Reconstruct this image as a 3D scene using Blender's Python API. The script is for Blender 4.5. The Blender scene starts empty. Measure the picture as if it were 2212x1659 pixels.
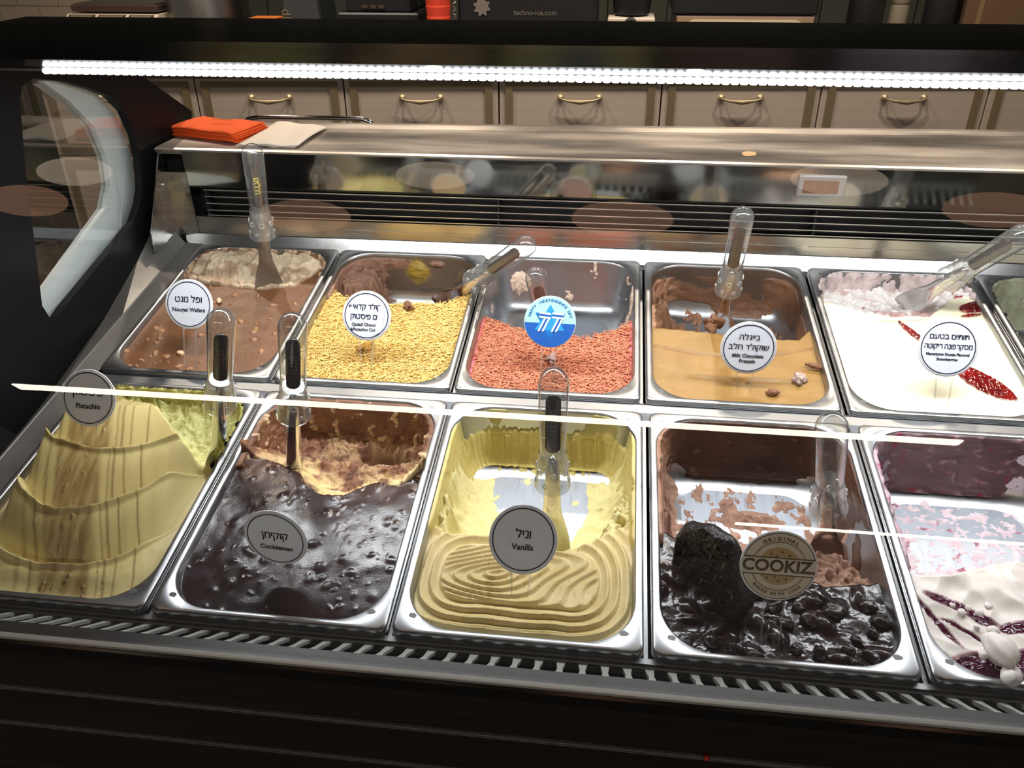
import bpy, math, random
import numpy as np
from mathutils import Matrix, Vector

sc = bpy.context.scene
COL = sc.collection
random.seed(7)

# ---------------------------------------------------------------- camera
F_PX = 1787.2
RW = ((0.9927, 0.1206, -0.0059), (0.0551, -0.4962, -0.8665), (-0.1074, 0.8598, -0.4992))
cam = bpy.data.cameras.new('camera')
cam.sensor_width = 36.0
cam.lens = 36.0 * F_PX / 2212.0
cam.clip_start = 0.02
camo = bpy.data.objects.new('camera', cam)
COL.objects.link(camo)
r_, d_, f_ = [Vector(v).normalized() for v in RW]
camo.matrix_world = Matrix(((r_.x, -d_.x, -f_.x, 0.7076), (r_.y, -d_.y, -f_.y, -0.566),
                            (r_.z, -d_.z, -f_.z, 1.4704), (0, 0, 0, 1)))
sc.camera = camo
CAMPOS = Vector((0.7076, -0.566, 1.4704))

# ---------------------------------------------------------------- world, exposure
w = bpy.data.worlds.new('world')
sc.world = w
w.use_nodes = True
w.node_tree.nodes['Background'].inputs[0].default_value = (0.95, 0.84, 0.72, 1)
w.node_tree.nodes['Background'].inputs[1].default_value = 0.17
sc.view_settings.view_transform = 'Standard'
sc.view_settings.look = 'None'
sc.view_settings.exposure = 0.0
sc.view_settings.gamma = 1.0
sc.view_settings.use_curve_mapping = False
sc.cycles.use_denoising = True
sc.cycles.max_bounces = 12
sc.cycles.transmission_bounces = 10
sc.cycles.transparent_max_bounces = 16
sc.cycles.glossy_bounces = 5
sc.cycles.sample_clamp_indirect = 6.0
sc.cycles.caustics_refractive = True


def area(name, loc, direction, sx, sy, power, color):
    l = bpy.data.lights.new(name, 'AREA')
    l.shape = 'RECTANGLE'
    l.size = sx
    l.size_y = sy
    l.energy = power
    l.color = color
    o = bpy.data.objects.new(name, l)
    COL.objects.link(o)
    o.location = loc
    o.rotation_euler = Vector(direction).to_track_quat('-Z', 'Y').to_euler()
    return o


# the light of the LED bar in the canopy (the chips themselves are built further down)
L1 = area('led_bar_light', (0.78, 0.383, 1.3045), (0, 0, -1), 1.4, 0.011, 8.0, (0.95, 0.97, 1.0))
# downlights over the staff aisle
for k_, x_ in enumerate((-0.75, 0.10, 0.95, 1.80)):
    l_ = bpy.data.lights.new('aisle_downlight', 'SPOT')
    l_.energy = 85.0
    l_.color = (1.0, 0.84, 0.68)
    l_.spot_size = math.radians(110)
    l_.spot_blend = 0.6
    l_.shadow_soft_size = 0.03
    o_ = bpy.data.objects.new('aisle_downlight', l_)
    COL.objects.link(o_)
    o_.location = (x_, 1.75, 2.70)
    o_.rotation_euler = Vector((0, 0.10, -1)).to_track_quat('-Z', 'Y').to_euler()

# ---------------------------------------------------------------- helpers
def S(r, g, b):
    f = lambda c: ((c / 255.0) / 12.92 if c / 255.0 <= 0.04045 else ((c / 255.0 + 0.055) / 1.055) ** 2.4)
    return (f(r), f(g), f(b), 1.0)


def SL(r, g, b):
    return np.array(S(r, g, b)[:3])


def mat(name, col=(0.8, 0.8, 0.8, 1), rough=0.5, metal=0.0, emis=None, estr=0.0, trans=0.0, ior=1.45, spec=0.5,
        noise=None, bump=None, coat=0.0):
    m = bpy.data.materials.new(name)
    m.use_nodes = True
    nt = m.node_tree
    b = nt.nodes['Principled BSDF']
    b.inputs['Base Color'].default_value = col
    b.inputs['Roughness'].default_value = rough
    b.inputs['Metallic'].default_value = metal
    b.inputs['Transmission Weight'].default_value = trans
    b.inputs['IOR'].default_value = ior
    b.inputs['Specular IOR Level'].default_value = spec
    b.inputs['Coat Weight'].default_value = coat
    if emis:
        b.inputs['Emission Color'].default_value = emis
        b.inputs['Emission Strength'].default_value = estr
    tc = None
    if noise or bump:
        tc = nt.nodes.new('ShaderNodeTexCoord')
    if noise:   # (scale xyz, amount, kind 'col'|'rough')
        (sx, sy, sz), amt, lo, hi = noise
        mp = nt.nodes.new('ShaderNodeMapping')
        mp.inputs['Scale'].default_value = (sx, sy, sz)
        nz = nt.nodes.new('ShaderNodeTexNoise')
        nz.inputs['Scale'].default_value = 1.0
        nz.inputs['Detail'].default_value = 6.0
        nt.links.new(tc.outputs['Object'], mp.inputs[0])
        nt.links.new(mp.outputs[0], nz.inputs['Vector'])
        mr = nt.nodes.new('ShaderNodeMapRange')
        mr.inputs[1].default_value = 0.3
        mr.inputs[2].default_value = 0.7
        mr.inputs[3].default_value = lo
        mr.inputs[4].default_value = hi
        nt.links.new(nz.outputs[0], mr.inputs[0])
        nt.links.new(mr.outputs[0], b.inputs['Roughness'])
        mx = nt.nodes.new('ShaderNodeMix')
        mx.data_type = 'RGBA'
        mx.inputs[6].default_value = tuple(c * (1 - amt) for c in col[:3]) + (1,)
        mx.inputs[7].default_value = tuple(min(1, c * (1 + amt)) for c in col[:3]) + (1,)
        nt.links.new(nz.outputs[0], mx.inputs[0])
        nt.links.new(mx.outputs[2], b.inputs['Base Color'])
    if bump:
        sc_, st = bump
        nz2 = nt.nodes.new('ShaderNodeTexNoise')
        nz2.inputs['Scale'].default_value = sc_
        nz2.inputs['Detail'].default_value = 4.0
        nt.links.new(tc.outputs['Object'], nz2.inputs['Vector'])
        bp = nt.nodes.new('ShaderNodeBump')
        bp.inputs['Strength'].default_value = st
        bp.inputs['Distance'].default_value = 0.002
        nt.links.new(nz2.outputs[0], bp.inputs['Height'])
        nt.links.new(bp.outputs[0], b.inputs['Normal'])
    return m


def thin_glass(name, tint=(1, 1, 1, 1), boost=1.0, rough=0.0, milk=0.0):
    m = bpy.data.materials.new(name)
    m.use_nodes = True
    nt = m.node_tree
    nt.nodes.remove(nt.nodes['Principled BSDF'])
    out = nt.nodes['Material Output']
    tr = nt.nodes.new('ShaderNodeBsdfTransparent')
    tr.inputs[0].default_value = tint
    gl = nt.nodes.new('ShaderNodeBsdfGlossy')
    gl.inputs['Roughness'].default_value = rough
    lw = nt.nodes.new('ShaderNodeLayerWeight')
    pw = nt.nodes.new('ShaderNodeMath')
    pw.operation = 'POWER'
    pw.inputs[1].default_value = 4.5
    fr = nt.nodes.new('ShaderNodeMath')
    fr.operation = 'MULTIPLY_ADD'
    fr.inputs[1].default_value = 0.96
    fr.inputs[2].default_value = 0.042
    nt.links.new(lw.outputs['Facing'], pw.inputs[0])
    nt.links.new(pw.outputs[0], fr.inputs[0])
    mu = nt.nodes.new('ShaderNodeMath')
    mu.operation = 'MULTIPLY'
    mu.use_clamp = True
    mu.inputs[1].default_value = boost
    mx = nt.nodes.new('ShaderNodeMixShader')
    nt.links.new(fr.outputs[0], mu.inputs[0])
    nt.links.new(mu.outputs[0], mx.inputs[0])
    nt.links.new(tr.outputs[0], mx.inputs[1])
    nt.links.new(gl.outputs[0], mx.inputs[2])
    if milk > 0:
        df = nt.nodes.new('ShaderNodeBsdfDiffuse')
        df.inputs[0].default_value = (0.9, 0.9, 0.9, 1)
        m2 = nt.nodes.new('ShaderNodeMixShader')
        m2.inputs[0].default_value = milk
        nt.links.new(mx.outputs[0], m2.inputs[1])
        nt.links.new(df.outputs[0], m2.inputs[2])
        nt.links.new(m2.outputs[0], out.inputs[0])
    else:
        nt.links.new(mx.outputs[0], out.inputs[0])
    return m


def gel_mat(name, bscale=700.0, bstr=0.25, spec=0.5, coat=0.0):
    m = bpy.data.materials.new(name)
    m.use_nodes = True
    nt = m.node_tree
    b = nt.nodes['Principled BSDF']
    at = nt.nodes.new('ShaderNodeAttribute')
    at.attribute_name = 'Col'
    b.inputs['Specular IOR Level'].default_value = spec
    b.inputs['Coat Weight'].default_value = coat
    tc = nt.nodes.new('ShaderNodeTexCoord')
    nz = nt.nodes.new('ShaderNodeTexNoise')
    nz.inputs['Scale'].default_value = bscale
    nz.inputs['Detail'].default_value = 3.0
    nt.links.new(tc.outputs['Object'], nz.inputs['Vector'])
    mr = nt.nodes.new('ShaderNodeMapRange')
    mr.inputs[3].default_value = 0.93
    mr.inputs[4].default_value = 1.06
    nt.links.new(nz.outputs[0], mr.inputs[0])
    vm = nt.nodes.new('ShaderNodeVectorMath')
    vm.operation = 'SCALE'
    nt.links.new(at.outputs['Color'], vm.inputs[0])
    nt.links.new(mr.outputs[0], vm.inputs['Scale'])
    nt.links.new(vm.outputs[0], b.inputs['Base Color'])
    nt.links.new(at.outputs['Alpha'], b.inputs['Roughness'])
    bp = nt.nodes.new('ShaderNodeBump')
    bp.inputs['Strength'].default_value = bstr
    bp.inputs['Distance'].default_value = 0.001
    nt.links.new(nz.outputs[0], bp.inputs['Height'])
    n2 = nt.nodes.new('ShaderNodeTexNoise')
    n2.inputs['Scale'].default_value = 210.0
    n2.inputs['Detail'].default_value = 7.0
    n2.inputs['Roughness'].default_value = 0.68
    n2.inputs['Distortion'].default_value = 0.8
    nt.links.new(tc.outputs['Object'], n2.inputs['Vector'])
    mm = nt.nodes.new('ShaderNodeMapRange')
    mm.inputs[1].default_value = 0.46
    mm.inputs[2].default_value = 0.60
    nt.links.new(at.outputs['Alpha'], mm.inputs[0])
    b2 = nt.nodes.new('ShaderNodeBump')
    b2.inputs['Distance'].default_value = 0.0016
    nt.links.new(mm.outputs[0], b2.inputs['Strength'])
    nt.links.new(n2.outputs[0], b2.inputs['Height'])
    nt.links.new(bp.outputs[0], b2.inputs['Normal'])
    nt.links.new(b2.outputs[0], b.inputs['Normal'])
    return m


M = {}
M['steel'] = mat('pan_steel', (0.41, 0.42, 0.43, 1), 0.35, 1.0, noise=((25, 25, 25), 0.10, 0.26, 0.40), bump=(60, 0.02))
M['steel_floor'] = mat('worn_steel', (0.36, 0.385, 0.42, 1), 0.5, 1.0, noise=((330, 34, 60), 0.25, 0.40, 0.65), bump=(220, 0.07))
M['steel_brushed'] = mat('brushed_steel', (0.50, 0.49, 0.46, 1), 0.25, 1.0, noise=((6, 60, 60), 0.15, 0.14, 0.32))
M['front_steel'] = mat('front_vane_steel', (0.50, 0.50, 0.47, 1), 0.4, 0.45)
M['steel_inner'] = mat('front_mirror_strip', (0.80, 0.80, 0.78, 1), 0.10, 1.0)
M['thin_line'] = mat('thin_metal_line', (0.22, 0.21, 0.20, 1), 0.4, 0.2)
M['steel_mirror'] = mat('polished_steel', (0.50, 0.50, 0.47, 1), 0.06, 1.0, noise=((4, 30, 30), 0.12, 0.03, 0.12))
M['steel_plate'] = mat('plain_steel', (0.30, 0.29, 0.27, 1), 0.32, 1.0)
M['shelf'] = mat('shelf_steel', (0.50, 0.45, 0.40, 1), 0.3, 0.75, noise=((3, 14, 14), 0.3, 0.20, 0.5))
M['vent_slat'] = mat('vent_slat', (0.7, 0.69, 0.66, 1), 0.3, 0.85)
M['smudge'] = mat('smudge', (0.17, 0.17, 0.17, 1), 0.55, 0.8)
M['rail'] = mat('rail_steel', (0.30, 0.31, 0.32, 1), 0.4, 1.0)
M['side_steel'] = mat('side_steel', (0.13, 0.125, 0.115, 1), 0.5, 0.35, noise=((20, 5, 5), 0.25, 0.38, 0.55))
M['ledge'] = mat('rear_ledge_steel', (0.75, 0.75, 0.74, 1), 0.22, 1.0)
M['chrome'] = mat('chrome', (0.8, 0.8, 0.8, 1), 0.12, 1.0)
M['black'] = mat('black_gloss', (0.010, 0.010, 0.011, 1), 0.18)
M['black_panel'] = mat('dark_plastic', (0.004, 0.005, 0.006, 1), 0.5, spec=0.2)
M['vent_black'] = mat('vent_black', (0.006, 0.006, 0.007, 1), 0.6)
M['board'] = mat('dark_wood', (0.019, 0.015, 0.012, 1), 0.42, noise=((1.5, 40, 90), 0.4, 0.35, 0.55))
M['white_pvc'] = mat('pale_trim', (0.78, 0.86, 0.86, 1), 0.45)
M['glass'] = thin_glass('case_glass', (0.985, 0.99, 0.985, 1), 1.1)
M['side_glass'] = thin_glass('end_glass', (0.95, 0.97, 0.97, 1), 2.4)
M['acrylic'] = thin_glass('clear_acrylic', (0.90, 0.91, 0.90, 1), 3.0, 0.08, milk=0.05)
M['acrylic_thin'] = thin_glass('acrylic_rim', (0.90, 0.91, 0.90, 1), 2.2, 0.12, milk=0.07)
M['insert'] = mat('handle_insert', (0.02, 0.014, 0.014, 1), 0.35)
M['gold'] = mat('gold_print', S(222, 205, 80), 0.5)
M['tag'] = mat('tag_paper', S(222, 226, 236), 0.5)
M['ink'] = mat('tag_ink', S(28, 32, 52), 0.6)
M['ink_b'] = mat('tag_ink_black', S(22, 20, 22), 0.6)
M['led'] = mat('led_chip', (1, 1, 1, 1), 0.4, emis=(0.93, 0.97, 1.0, 1), estr=16.0)
M['alu'] = mat('aluminium', (0.6, 0.6, 0.62, 1), 0.35, 1.0)
M['orange'] = mat('orange_napkin', S(232, 92, 30), 0.85, bump=(400, 0.3))
M['print'] = mat('napkin_print', S(150, 62, 20), 0.8)
M['napkin'] = mat('white_napkin', S(222, 212, 200), 0.85, bump=(400, 0.3))
M['cab'] = mat('cabinet_oak', S(180, 166, 154), 0.55, noise=((3, 60, 60), 0.12, 0.45, 0.6))
M['mould'] = mat('cabinet_moulding', S(118, 104, 80), 0.5)
M['brass'] = mat('aged_brass', S(176, 160, 128), 0.38, 0.5)
M['counter'] = mat('back_counter_stone', S(60, 56, 50), 0.4)
M['dark'] = mat('dark_machine', (0.012, 0.012, 0.014, 1), 0.4)


def link(o, parent=None, mx=None):
    COL.objects.link(o)
    if mx is not None:
        o.matrix_basis = mx
    if parent is not None:
        o.parent = parent
    return o


def empty(name, label=None, cat=None, group=None, mx=None, parent=None):
    o = bpy.data.objects.new(name, None)
    o.empty_display_size = 0.02
    link(o, parent, mx)
    return tag(o, label, cat, group)


def tag(o, label=None, cat=None, group=None, kind=None):
    if label: o['label'] = label
    if cat: o['category'] = cat
    if group: o['group'] = group
    if kind: o['kind'] = kind
    return o


def nmesh(name, co, faces, m, parent=None, mx=None, smooth=False, cols=None):
    co = np.asarray(co, dtype=np.float32)
    me = bpy.data.meshes.new(name)
    if isinstance(faces, np.ndarray):
        n, k = faces.shape
        me.vertices.add(len(co))
        me.vertices.foreach_set('co', co.ravel())
        me.loops.add(n * k)
        me.loops.foreach_set('vertex_index', faces.astype(np.int32).ravel())
        me.polygons.add(n)
        me.polygons.foreach_set('loop_start', np.arange(0, n * k, k, dtype=np.int32))
        me.update(calc_edges=True)
        me.validate()
    else:
        me.from_pydata([tuple(c) for c in co.tolist()], [], faces)
        me.update()
    if cols is not None:
        ca = me.color_attributes.new('Col', 'FLOAT_COLOR', 'POINT')
        ca.data.foreach_set('color', np.asarray(cols, dtype=np.float32).ravel())
    if smooth:
        me.polygons.foreach_set('use_smooth', [True] * len(me.polygons))
    me.materials.append(m)
    o = bpy.data.objects.new(name, me)
    return link(o, parent, mx)


class MB:
    def __init__(s):
        s.v = []; s.f = []

    def add(s, vs, fs, mx=None):
        n = len(s.v)
        s.v += [tuple(mx @ Vector(v)) if mx is not None else tuple(v) for v in vs]
        s.f += [tuple(i + n for i in f) for f in fs]
        return s

    def box(s, x0, x1, y0, y1, z0, z1, mx=None, c=0.0):
        if c <= 0:
            vs = [(x, y, z) for x in (x0, x1) for y in (y0, y1) for z in (z0, z1)]
            return s.add(vs, [(0, 1, 3, 2), (4, 6, 7, 5), (0, 4, 5, 1), (2, 3, 7, 6), (0, 2, 6, 4), (1, 5, 7, 3)], mx)
        # chamfered box: rings in z
        def ring(i, z):
            return [(x0 + i + c, y0 + i, z), (x1 - i - c, y0 + i, z), (x1 - i, y0 + i + c, z), (x1 - i, y1 - i - c, z),
                    (x1 - i - c, y1 - i, z), (x0 + i + c, y1 - i, z), (x0 + i, y1 - i - c, z), (x0 + i, y0 + i + c, z)]
        vs = ring(c * 0.6, z0) + ring(0, z0 + c) + ring(0, z1 - c) + ring(c * 0.6, z1)
        fs = [tuple(range(7, -1, -1)), tuple(range(24, 32))]
        for k in range(3):
            for i in range(8):
                j = (i + 1) % 8
                fs.append((k * 8 + i, k * 8 + j, k * 8 + 8 + j, k * 8 + 8 + i))
        return s.add(vs, fs, mx)

    def prism(s, poly, a, b, axis='x', mx=None):
        P = {'x': lambda p, t: (t, p[0], p[1]), 'y': lambda p, t: (p[0], t, p[1]), 'z': lambda p, t: (p[0], p[1], t)}[axis]
        n = len(poly)
        vs = [P(p, a) for p in poly] + [P(p, b) for p in poly]
        fs = [tuple(range(n)), tuple(range(2 * n - 1, n - 1, -1))]
        for i in range(n):
            j = (i + 1) % n
            fs.append((i, i + n, j + n, j))
        return s.add(vs, fs, mx)

    def lathe(s, prof, n=24, mx=None, sx=1.0, cap=True):
        vs = []; fs = []
        for r, z in prof:
            for k in range(n):
                a = 2 * math.pi * k / n
                vs.append((r * math.cos(a) * sx, r * math.sin(a), z))
        for i in range(len(prof) - 1):
            for k in range(n):
                l = (k + 1) % n
                fs.append((i * n + k, i * n + l, (i + 1) * n + l, (i + 1) * n + k))
        if cap:
            fs.append(tuple(range(n - 1, -1, -1)))
            m_ = (len(prof) - 1) * n
            fs.append(tuple(range(m_, m_ + n)))
        return s.add(vs, fs, mx)

    def tube(s, pts, r, n=8, mx=None):
        pts = [Vector(p) for p in pts]
        vs = []; fs = []
        prev = None
        for i, p in enumerate(pts):
            t = (pts[min(i + 1, len(pts) - 1)] - pts[max(i - 1, 0)]).normalized()
            if prev is None:
                prev = t.orthogonal().normalized()
            u = (prev - t * prev.dot(t)).normalized()
            prev = u
            v = t.cross(u)
            rr = r[i] if isinstance(r, (list, tuple)) else r
            for k in range(n):
                a = 2 * math.pi * k / n
                vs.append(tuple(p + (u * math.cos(a) + v * math.sin(a)) * rr))
        for i in range(len(pts) - 1):
            for k in range(n):
                l = (k + 1) % n
                fs.append((i * n + k, i * n + l, (i + 1) * n + l, (i + 1) * n + k))
        fs.append(tuple(range(n - 1, -1, -1)))
        m_ = (len(pts) - 1) * n
        fs.append(tuple(range(m_, m_ + n)))
        return s.add(vs, fs, mx)

    def build(s, name, m, parent=None, mx=None, smooth=False):
        o = nmesh(name, s.v, s.f, m, parent, mx, smooth)
        if smooth:
            o.data.set_sharp_from_angle(angle=math.radians(40)) if hasattr(o.data, 'set_sharp_from_angle') else None
        return o


_glyph = {}


def hebrew_glyph(ch):
    if ch in _glyph:
        return _glyph[ch]
    if ch == 'ד':       # the font's outline of this letter overlaps itself and fills wrongly: two plain bars instead
        v = [(.317, 0, 0), (.407, 0, 0), (.407, .52, 0), (.317, .52, 0), (.01, .509, 0), (.498, .509, 0), (.498, .592, 0), (.01, .592, 0)]
        f = [(0, 1, 2, 3), (4, 5, 6, 7)]
    else:
        c = bpy.data.curves.new('tmp', 'FONT')
        c.body = ch; c.size = 1.0; c.resolution_u = 3
        o = bpy.data.objects.new('tmp', c)
        COL.objects.link(o)
        bpy.context.view_layer.update()
        me = bpy.data.meshes.new_from_object(o)
        bpy.data.objects.remove(o)
        v = [tuple(q.co) for q in me.vertices]; f = [tuple(p.vertices) for p in me.polygons]
    x0 = min(q[0] for q in v); x1 = max(q[0] for q in v)
    _glyph[ch] = ([(q[0] - x0, q[1], 0) for q in v], f, x1 - x0)
    return _glyph[ch]


def hebrew_mesh(body, size, bold, ext):
    V = []; F = []; x = 0
    for ch in body[::-1]:
        if ch == ' ':
            x += .24; continue
        v, f, wd = hebrew_glyph(ch)
        b = len(V)
        V += [((q[0] + x), q[1] - .29, 0) for q in v]
        F += [tuple(i + b for i in p) for p in f]
        x += wd + .085
    x -= .085
    VV = []; FF = []
    for q_, (ox, oy) in enumerate(((-bold, 0), (bold, 0), (0, bold * .6))):
        b = len(VV)
        VV += [((q[0] - x / 2) * size + ox, q[1] * size + oy, ext + q_ * 1.5e-5) for q in V]
        FF += [tuple(i + b for i in p) for p in F]
    me = bpy.data.meshes.new('lettering')
    me.from_pydata(VV, [], FF)
    return me


def text(body, size, m, parent, x=0, y=0, z=0, rot=0, rtl=False, bold=0.0, name='lettering', sx=1.0, ext=0.0001, mx=None):
    if rtl:
        me = hebrew_mesh(body, size, bold, ext)
        me.materials.append(m)
        q = bpy.data.objects.new(name, me)
        local = Matrix.Translation((x, y, z)) @ Matrix.Rotation(rot, 4, 'Z') @ Matrix.Diagonal((sx, 1, 1, 1))
        return link(q, parent, (mx @ local) if mx is not None else local)
    c = bpy.data.curves.new('tmp', 'FONT')
    c.body = body
    c.size = 1.0
    c.align_x = 'CENTER'
    c.align_y = 'CENTER'
    c.offset = bold / size
    c.extrude = ext / size
    c.resolution_u = 3
    o = bpy.data.objects.new('tmp', c)
    COL.objects.link(o)
    bpy.context.view_layer.update()
    me = bpy.data.meshes.new_from_object(o)
    bpy.data.objects.remove(o)
    me.name = name
    me.transform(Matrix.Scale(size, 4))
    me.materials.clear()
    me.materials.append(m)
    q = bpy.data.objects.new(name, me)
    local = Matrix.Translation((x, y, z)) @ Matrix.Rotation(rot, 4, 'Z') @ Matrix.Diagonal((sx, 1, 1, 1))
    link(q, parent, (mx @ local) if mx is not None else local)
    return q


def arc_text(body, size, m, parent, radius, a_mid, step, z, inward=False, bold=0.0):
    """letters one by one on an arc, joined into one lettering part"""
    vs = []; fs = []
    n = len(body)
    for i, ch in enumerate(body):
        if ch == ' ':
            continue
        k = i - (n - 1) / 2
        a = a_mid - k * step if not inward else a_mid + k * step
        c = bpy.data.curves.new('tmp', 'FONT')
        c.body = ch; c.size = 1.0; c.align_x = 'CENTER'; c.align_y = 'BOTTOM_BASELINE'; c.offset = bold / size; c.extrude = 0.0001 / size
        c.resolution_u = 2
        o = bpy.data.objects.new('tmp', c)
        COL.objects.link(o)
        bpy.context.view_layer.update()
        me = bpy.data.meshes.new_from_object(o)
        bpy.data.objects.remove(o)
        mx = Matrix.Translation((radius * math.cos(a), radius * math.sin(a), z)) @ \
            Matrix.Rotation(a - math.pi / 2 if not inward else a + math.pi / 2, 4, 'Z')
        me.transform(Matrix.Scale(size, 4) @ Matrix.Translation((0, -.35, 0)))
        b = len(vs)
        vs += [tuple(mx @ v.co) for v in me.vertices]
        fs += [tuple(j + b for j in p.vertices) for p in me.polygons]
    return nmesh('lettering', vs, fs, m, parent)


# ---------------------------------------------------------------- numpy noise
def smooth_curve(x, a, b, k=9):
    g = np.linspace(0, 0.249, 200)
    v = np.interp(g, a, b)
    for _ in range(3):
        v = np.convolve(np.pad(v, k, mode='edge'), np.ones(2 * k + 1) / (2 * k + 1), 'valid')
    return np.interp(x, g, v)


_rng = np.random.RandomState(3)
_perm = _rng.permutation(256)
_perm = np.concatenate([_perm, _perm])
_ga = _rng.rand(256) * 2 * np.pi
_gx, _gy = np.cos(_ga), np.sin(_ga)


def perlin(x, y, seed=0):
    xi = np.floor(x).astype(int); yi = np.floor(y).astype(int)
    xf = x - xi; yf = y - yi
    u = xf * xf * xf * (xf * (xf * 6 - 15) + 10)
    v = yf * yf * yf * (yf * (yf * 6 - 15) + 10)

    def g(ix, iy, fx, fy):
        h = _perm[(_perm[(ix + seed * 17) & 255] + iy + seed * 31) & 255]
        return _gx[h] * fx + _gy[h] * fy
    a = g(xi, yi, xf, yf); b = g(xi + 1, yi, xf - 1, yf)
    c = g(xi, yi + 1, xf, yf - 1); d = g(xi + 1, yi + 1, xf - 1, yf - 1)
    return (a + u * (b - a) + v * ((c + u * (d - c)) - (a + u * (b - a)))) * 1.5


def fbm(x, y, s, o=4, seed=0, gain=0.5):
    r = 0; a = 1.0; t = 0
    for k in range(o):
        r = r + a * perlin(x * s * 2 ** k + k * 7.3, y * s * 2 ** k + k * 3.1, seed + k)
        t += a; a *= gain
    return r / t


def ridged(x, y, s, o=4, seed=0):
    r = 0; a = 1.0; t = 0
    for k in range(o):
        r = r + a * (1 - 2 * np.abs(perlin(x * s * 2 ** k + k * 5.3, y * s * 2 ** k - k * 4.1, seed + k)))
        t += a; a *= 0.5
    return r / t


def torn(x, y, s=60, seed=0):
    wx = x + 0.010 * fbm(x, y, s * 0.5, 2, seed + 11)
    wy = y + 0.010 * fbm(x, y, s * 0.5, 2, seed + 23)
    return 0.55 * ridged(wx, wy, s, 5, seed) + 0.45 * fbm(wx, wy, s * 1.6, 4, seed + 5)


def sm(a, b, x):
    t = np.clip((x - a) / (b - a), 0, 1)
    return t * t * (3 - 2 * t)


def mix(a, b, t):
    a = np.asarray(a); b = np.asarray(b)
    t = np.asarray(t)[..., None]
    return a * (1 - t) + b * t


def bumps(x, y, n, r0, r1, seed, region=None, shape=2.0):
    rg = np.random.RandomState(seed)
    h = np.zeros_like(x)
    k = 0; tries = 0
    while k < n and tries < n * 20:
        tries += 1
        cx, cy = rg.uniform(0.01, 0.235), rg.uniform(0.01, 0.34)
        if region and not region(cx, cy):
            continue
        r = rg.uniform(r0, r1); e = rg.uniform(0.6, 1.4); th = rg.uniform(0, 3.14)
        dx = (x - cx) * math.cos(th) + (y - cy) * math.sin(th)
        dy = -(x - cx) * math.sin(th) + (y - cy) * math.cos(th)
        q = (dx / (r * e)) ** 2 + (dy / (r / e)) ** 2
        h = np.maximum(h, (r / r1) * np.exp(-q ** (shape / 2)))
        k += 1
    return h


# ---------------------------------------------------------------- pan frame
TILT = math.radians(9.07)
PANM = Matrix.Translation((0, 0, 0.85)) @ Matrix.Rotation(TILT, 4, 'X')
GL = [0.0, 0.2564, 0.5106, 0.765, 1.0248, 1.2805]
GU = [-0.0004, 0.2522, 0.5083, 0.7618, 1.0213, 1.279, 1.535]
YU = 0.3813
PW, PD = 0.2490, 0.3570
IN, RO = 0.0085, 0.052      # opening inset, opening corner radius
# wall profile: (distance inward from opening, depth)
WP = [(0.0, 0.0), (0.0012, -0.004), (0.0100, -0.062), (0.0130, -0.072), (0.0185, -0.081), (0.0270, -0.087), (0.0380, -0.089)]
WPD = np.array([p[0] for p in WP]); WPH = np.array([p[1] for p in WP])


def rr(x0, y0, x1, y1, r, n=10):
    P = []
    for cx, cy, a0 in ((x1 - r, y0 + r, -90), (x1 - r, y1 - r, 0), (x0 + r, y1 - r, 90), (x0 + r, y0 + r, 180)):
        for k in range(n + 1):
            a = math.radians(a0 + 90 * k / n)
            P.append((cx + r * math.cos(a), cy + r * math.sin(a)))
    return P


def make_pan():
    n = 12
    rings = []
    def ring(i, r, z): rings.append([(p[0], p[1], z) for p in rr(i, i, PW - i, PD - i, max(r, .002), n)])
    ring(0.005, 0.009, -0.016); ring(0.0012, 0.010, -0.0158); ring(0.0012, 0.010, -0.0130); ring(0.0, 0.010, -0.0125); ring(0.0, 0.010, -0.0100)
    ring(0.0012, 0.010, -0.0095); ring(0.0012, 0.010, -0.0080); ring(0.0, 0.010, -0.0075); ring(0.0, 0.010, -0.0060); ring(0.0010, 0.010, -0.0056); ring(0.0010, 0.010, -0.0046); ring(0.0, 0.010, -0.0042); ring(0.0, 0.010, -0.0030); ring(0.0008, 0.010, -0.001)
    ring(0.0030, 0.010, 0.0)
    ring(IN - 0.0008, RO, 0.0)
    ring(IN, RO, -0.0008)
    for d, h in WP[1:]:
        ring(IN + d, RO - d * 0.6, h)
    vs = [v for r in rings for v in r]
    N = len(rings[0]); fs = []
    for i in range(len(rings) - 1):
        for k in range(N):
            l = (k + 1) % N
            fs.append((i * N + k, i * N + l, (i + 1) * N + l, (i + 1) * N + k))
    return vs, fs, N, rings[-1]


_pv, _pf, _pN, _last = make_pan()
pan_me = None
floor_me = None
PAN_LABELS = [
    ['steel gelato pan of the pistachio mound, front row at the left end', 'steel gelato pan holding the dark cookieman slab',
     'steel gelato pan holding ridged yellow vanilla', 'steel gelato pan with the upright dark cookie in it',
     'steel gelato pan with white meringue and purple berry, front row at the right edge'],
    ['steel gelato pan of nougat wafers, back row at the left end', 'steel gelato pan filled with yellow shredded pastry strands',
     'steel gelato pan with orange-pink strands and a bare upper wall', 'steel gelato pan of caramel coloured milk chocolate pretzels',
     'steel gelato pan of white mascarpone with red jam', 'steel gelato pan cut off at the right edge of the back row']]


def pan_origin(row, i):
    g = GL if row == 0 else GU
    wdt = g[i + 1] - g[i]
    return Vector((g[i] + (wdt - PW) / 2, 0.0015 if row == 0 else YU, 0.0))


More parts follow.
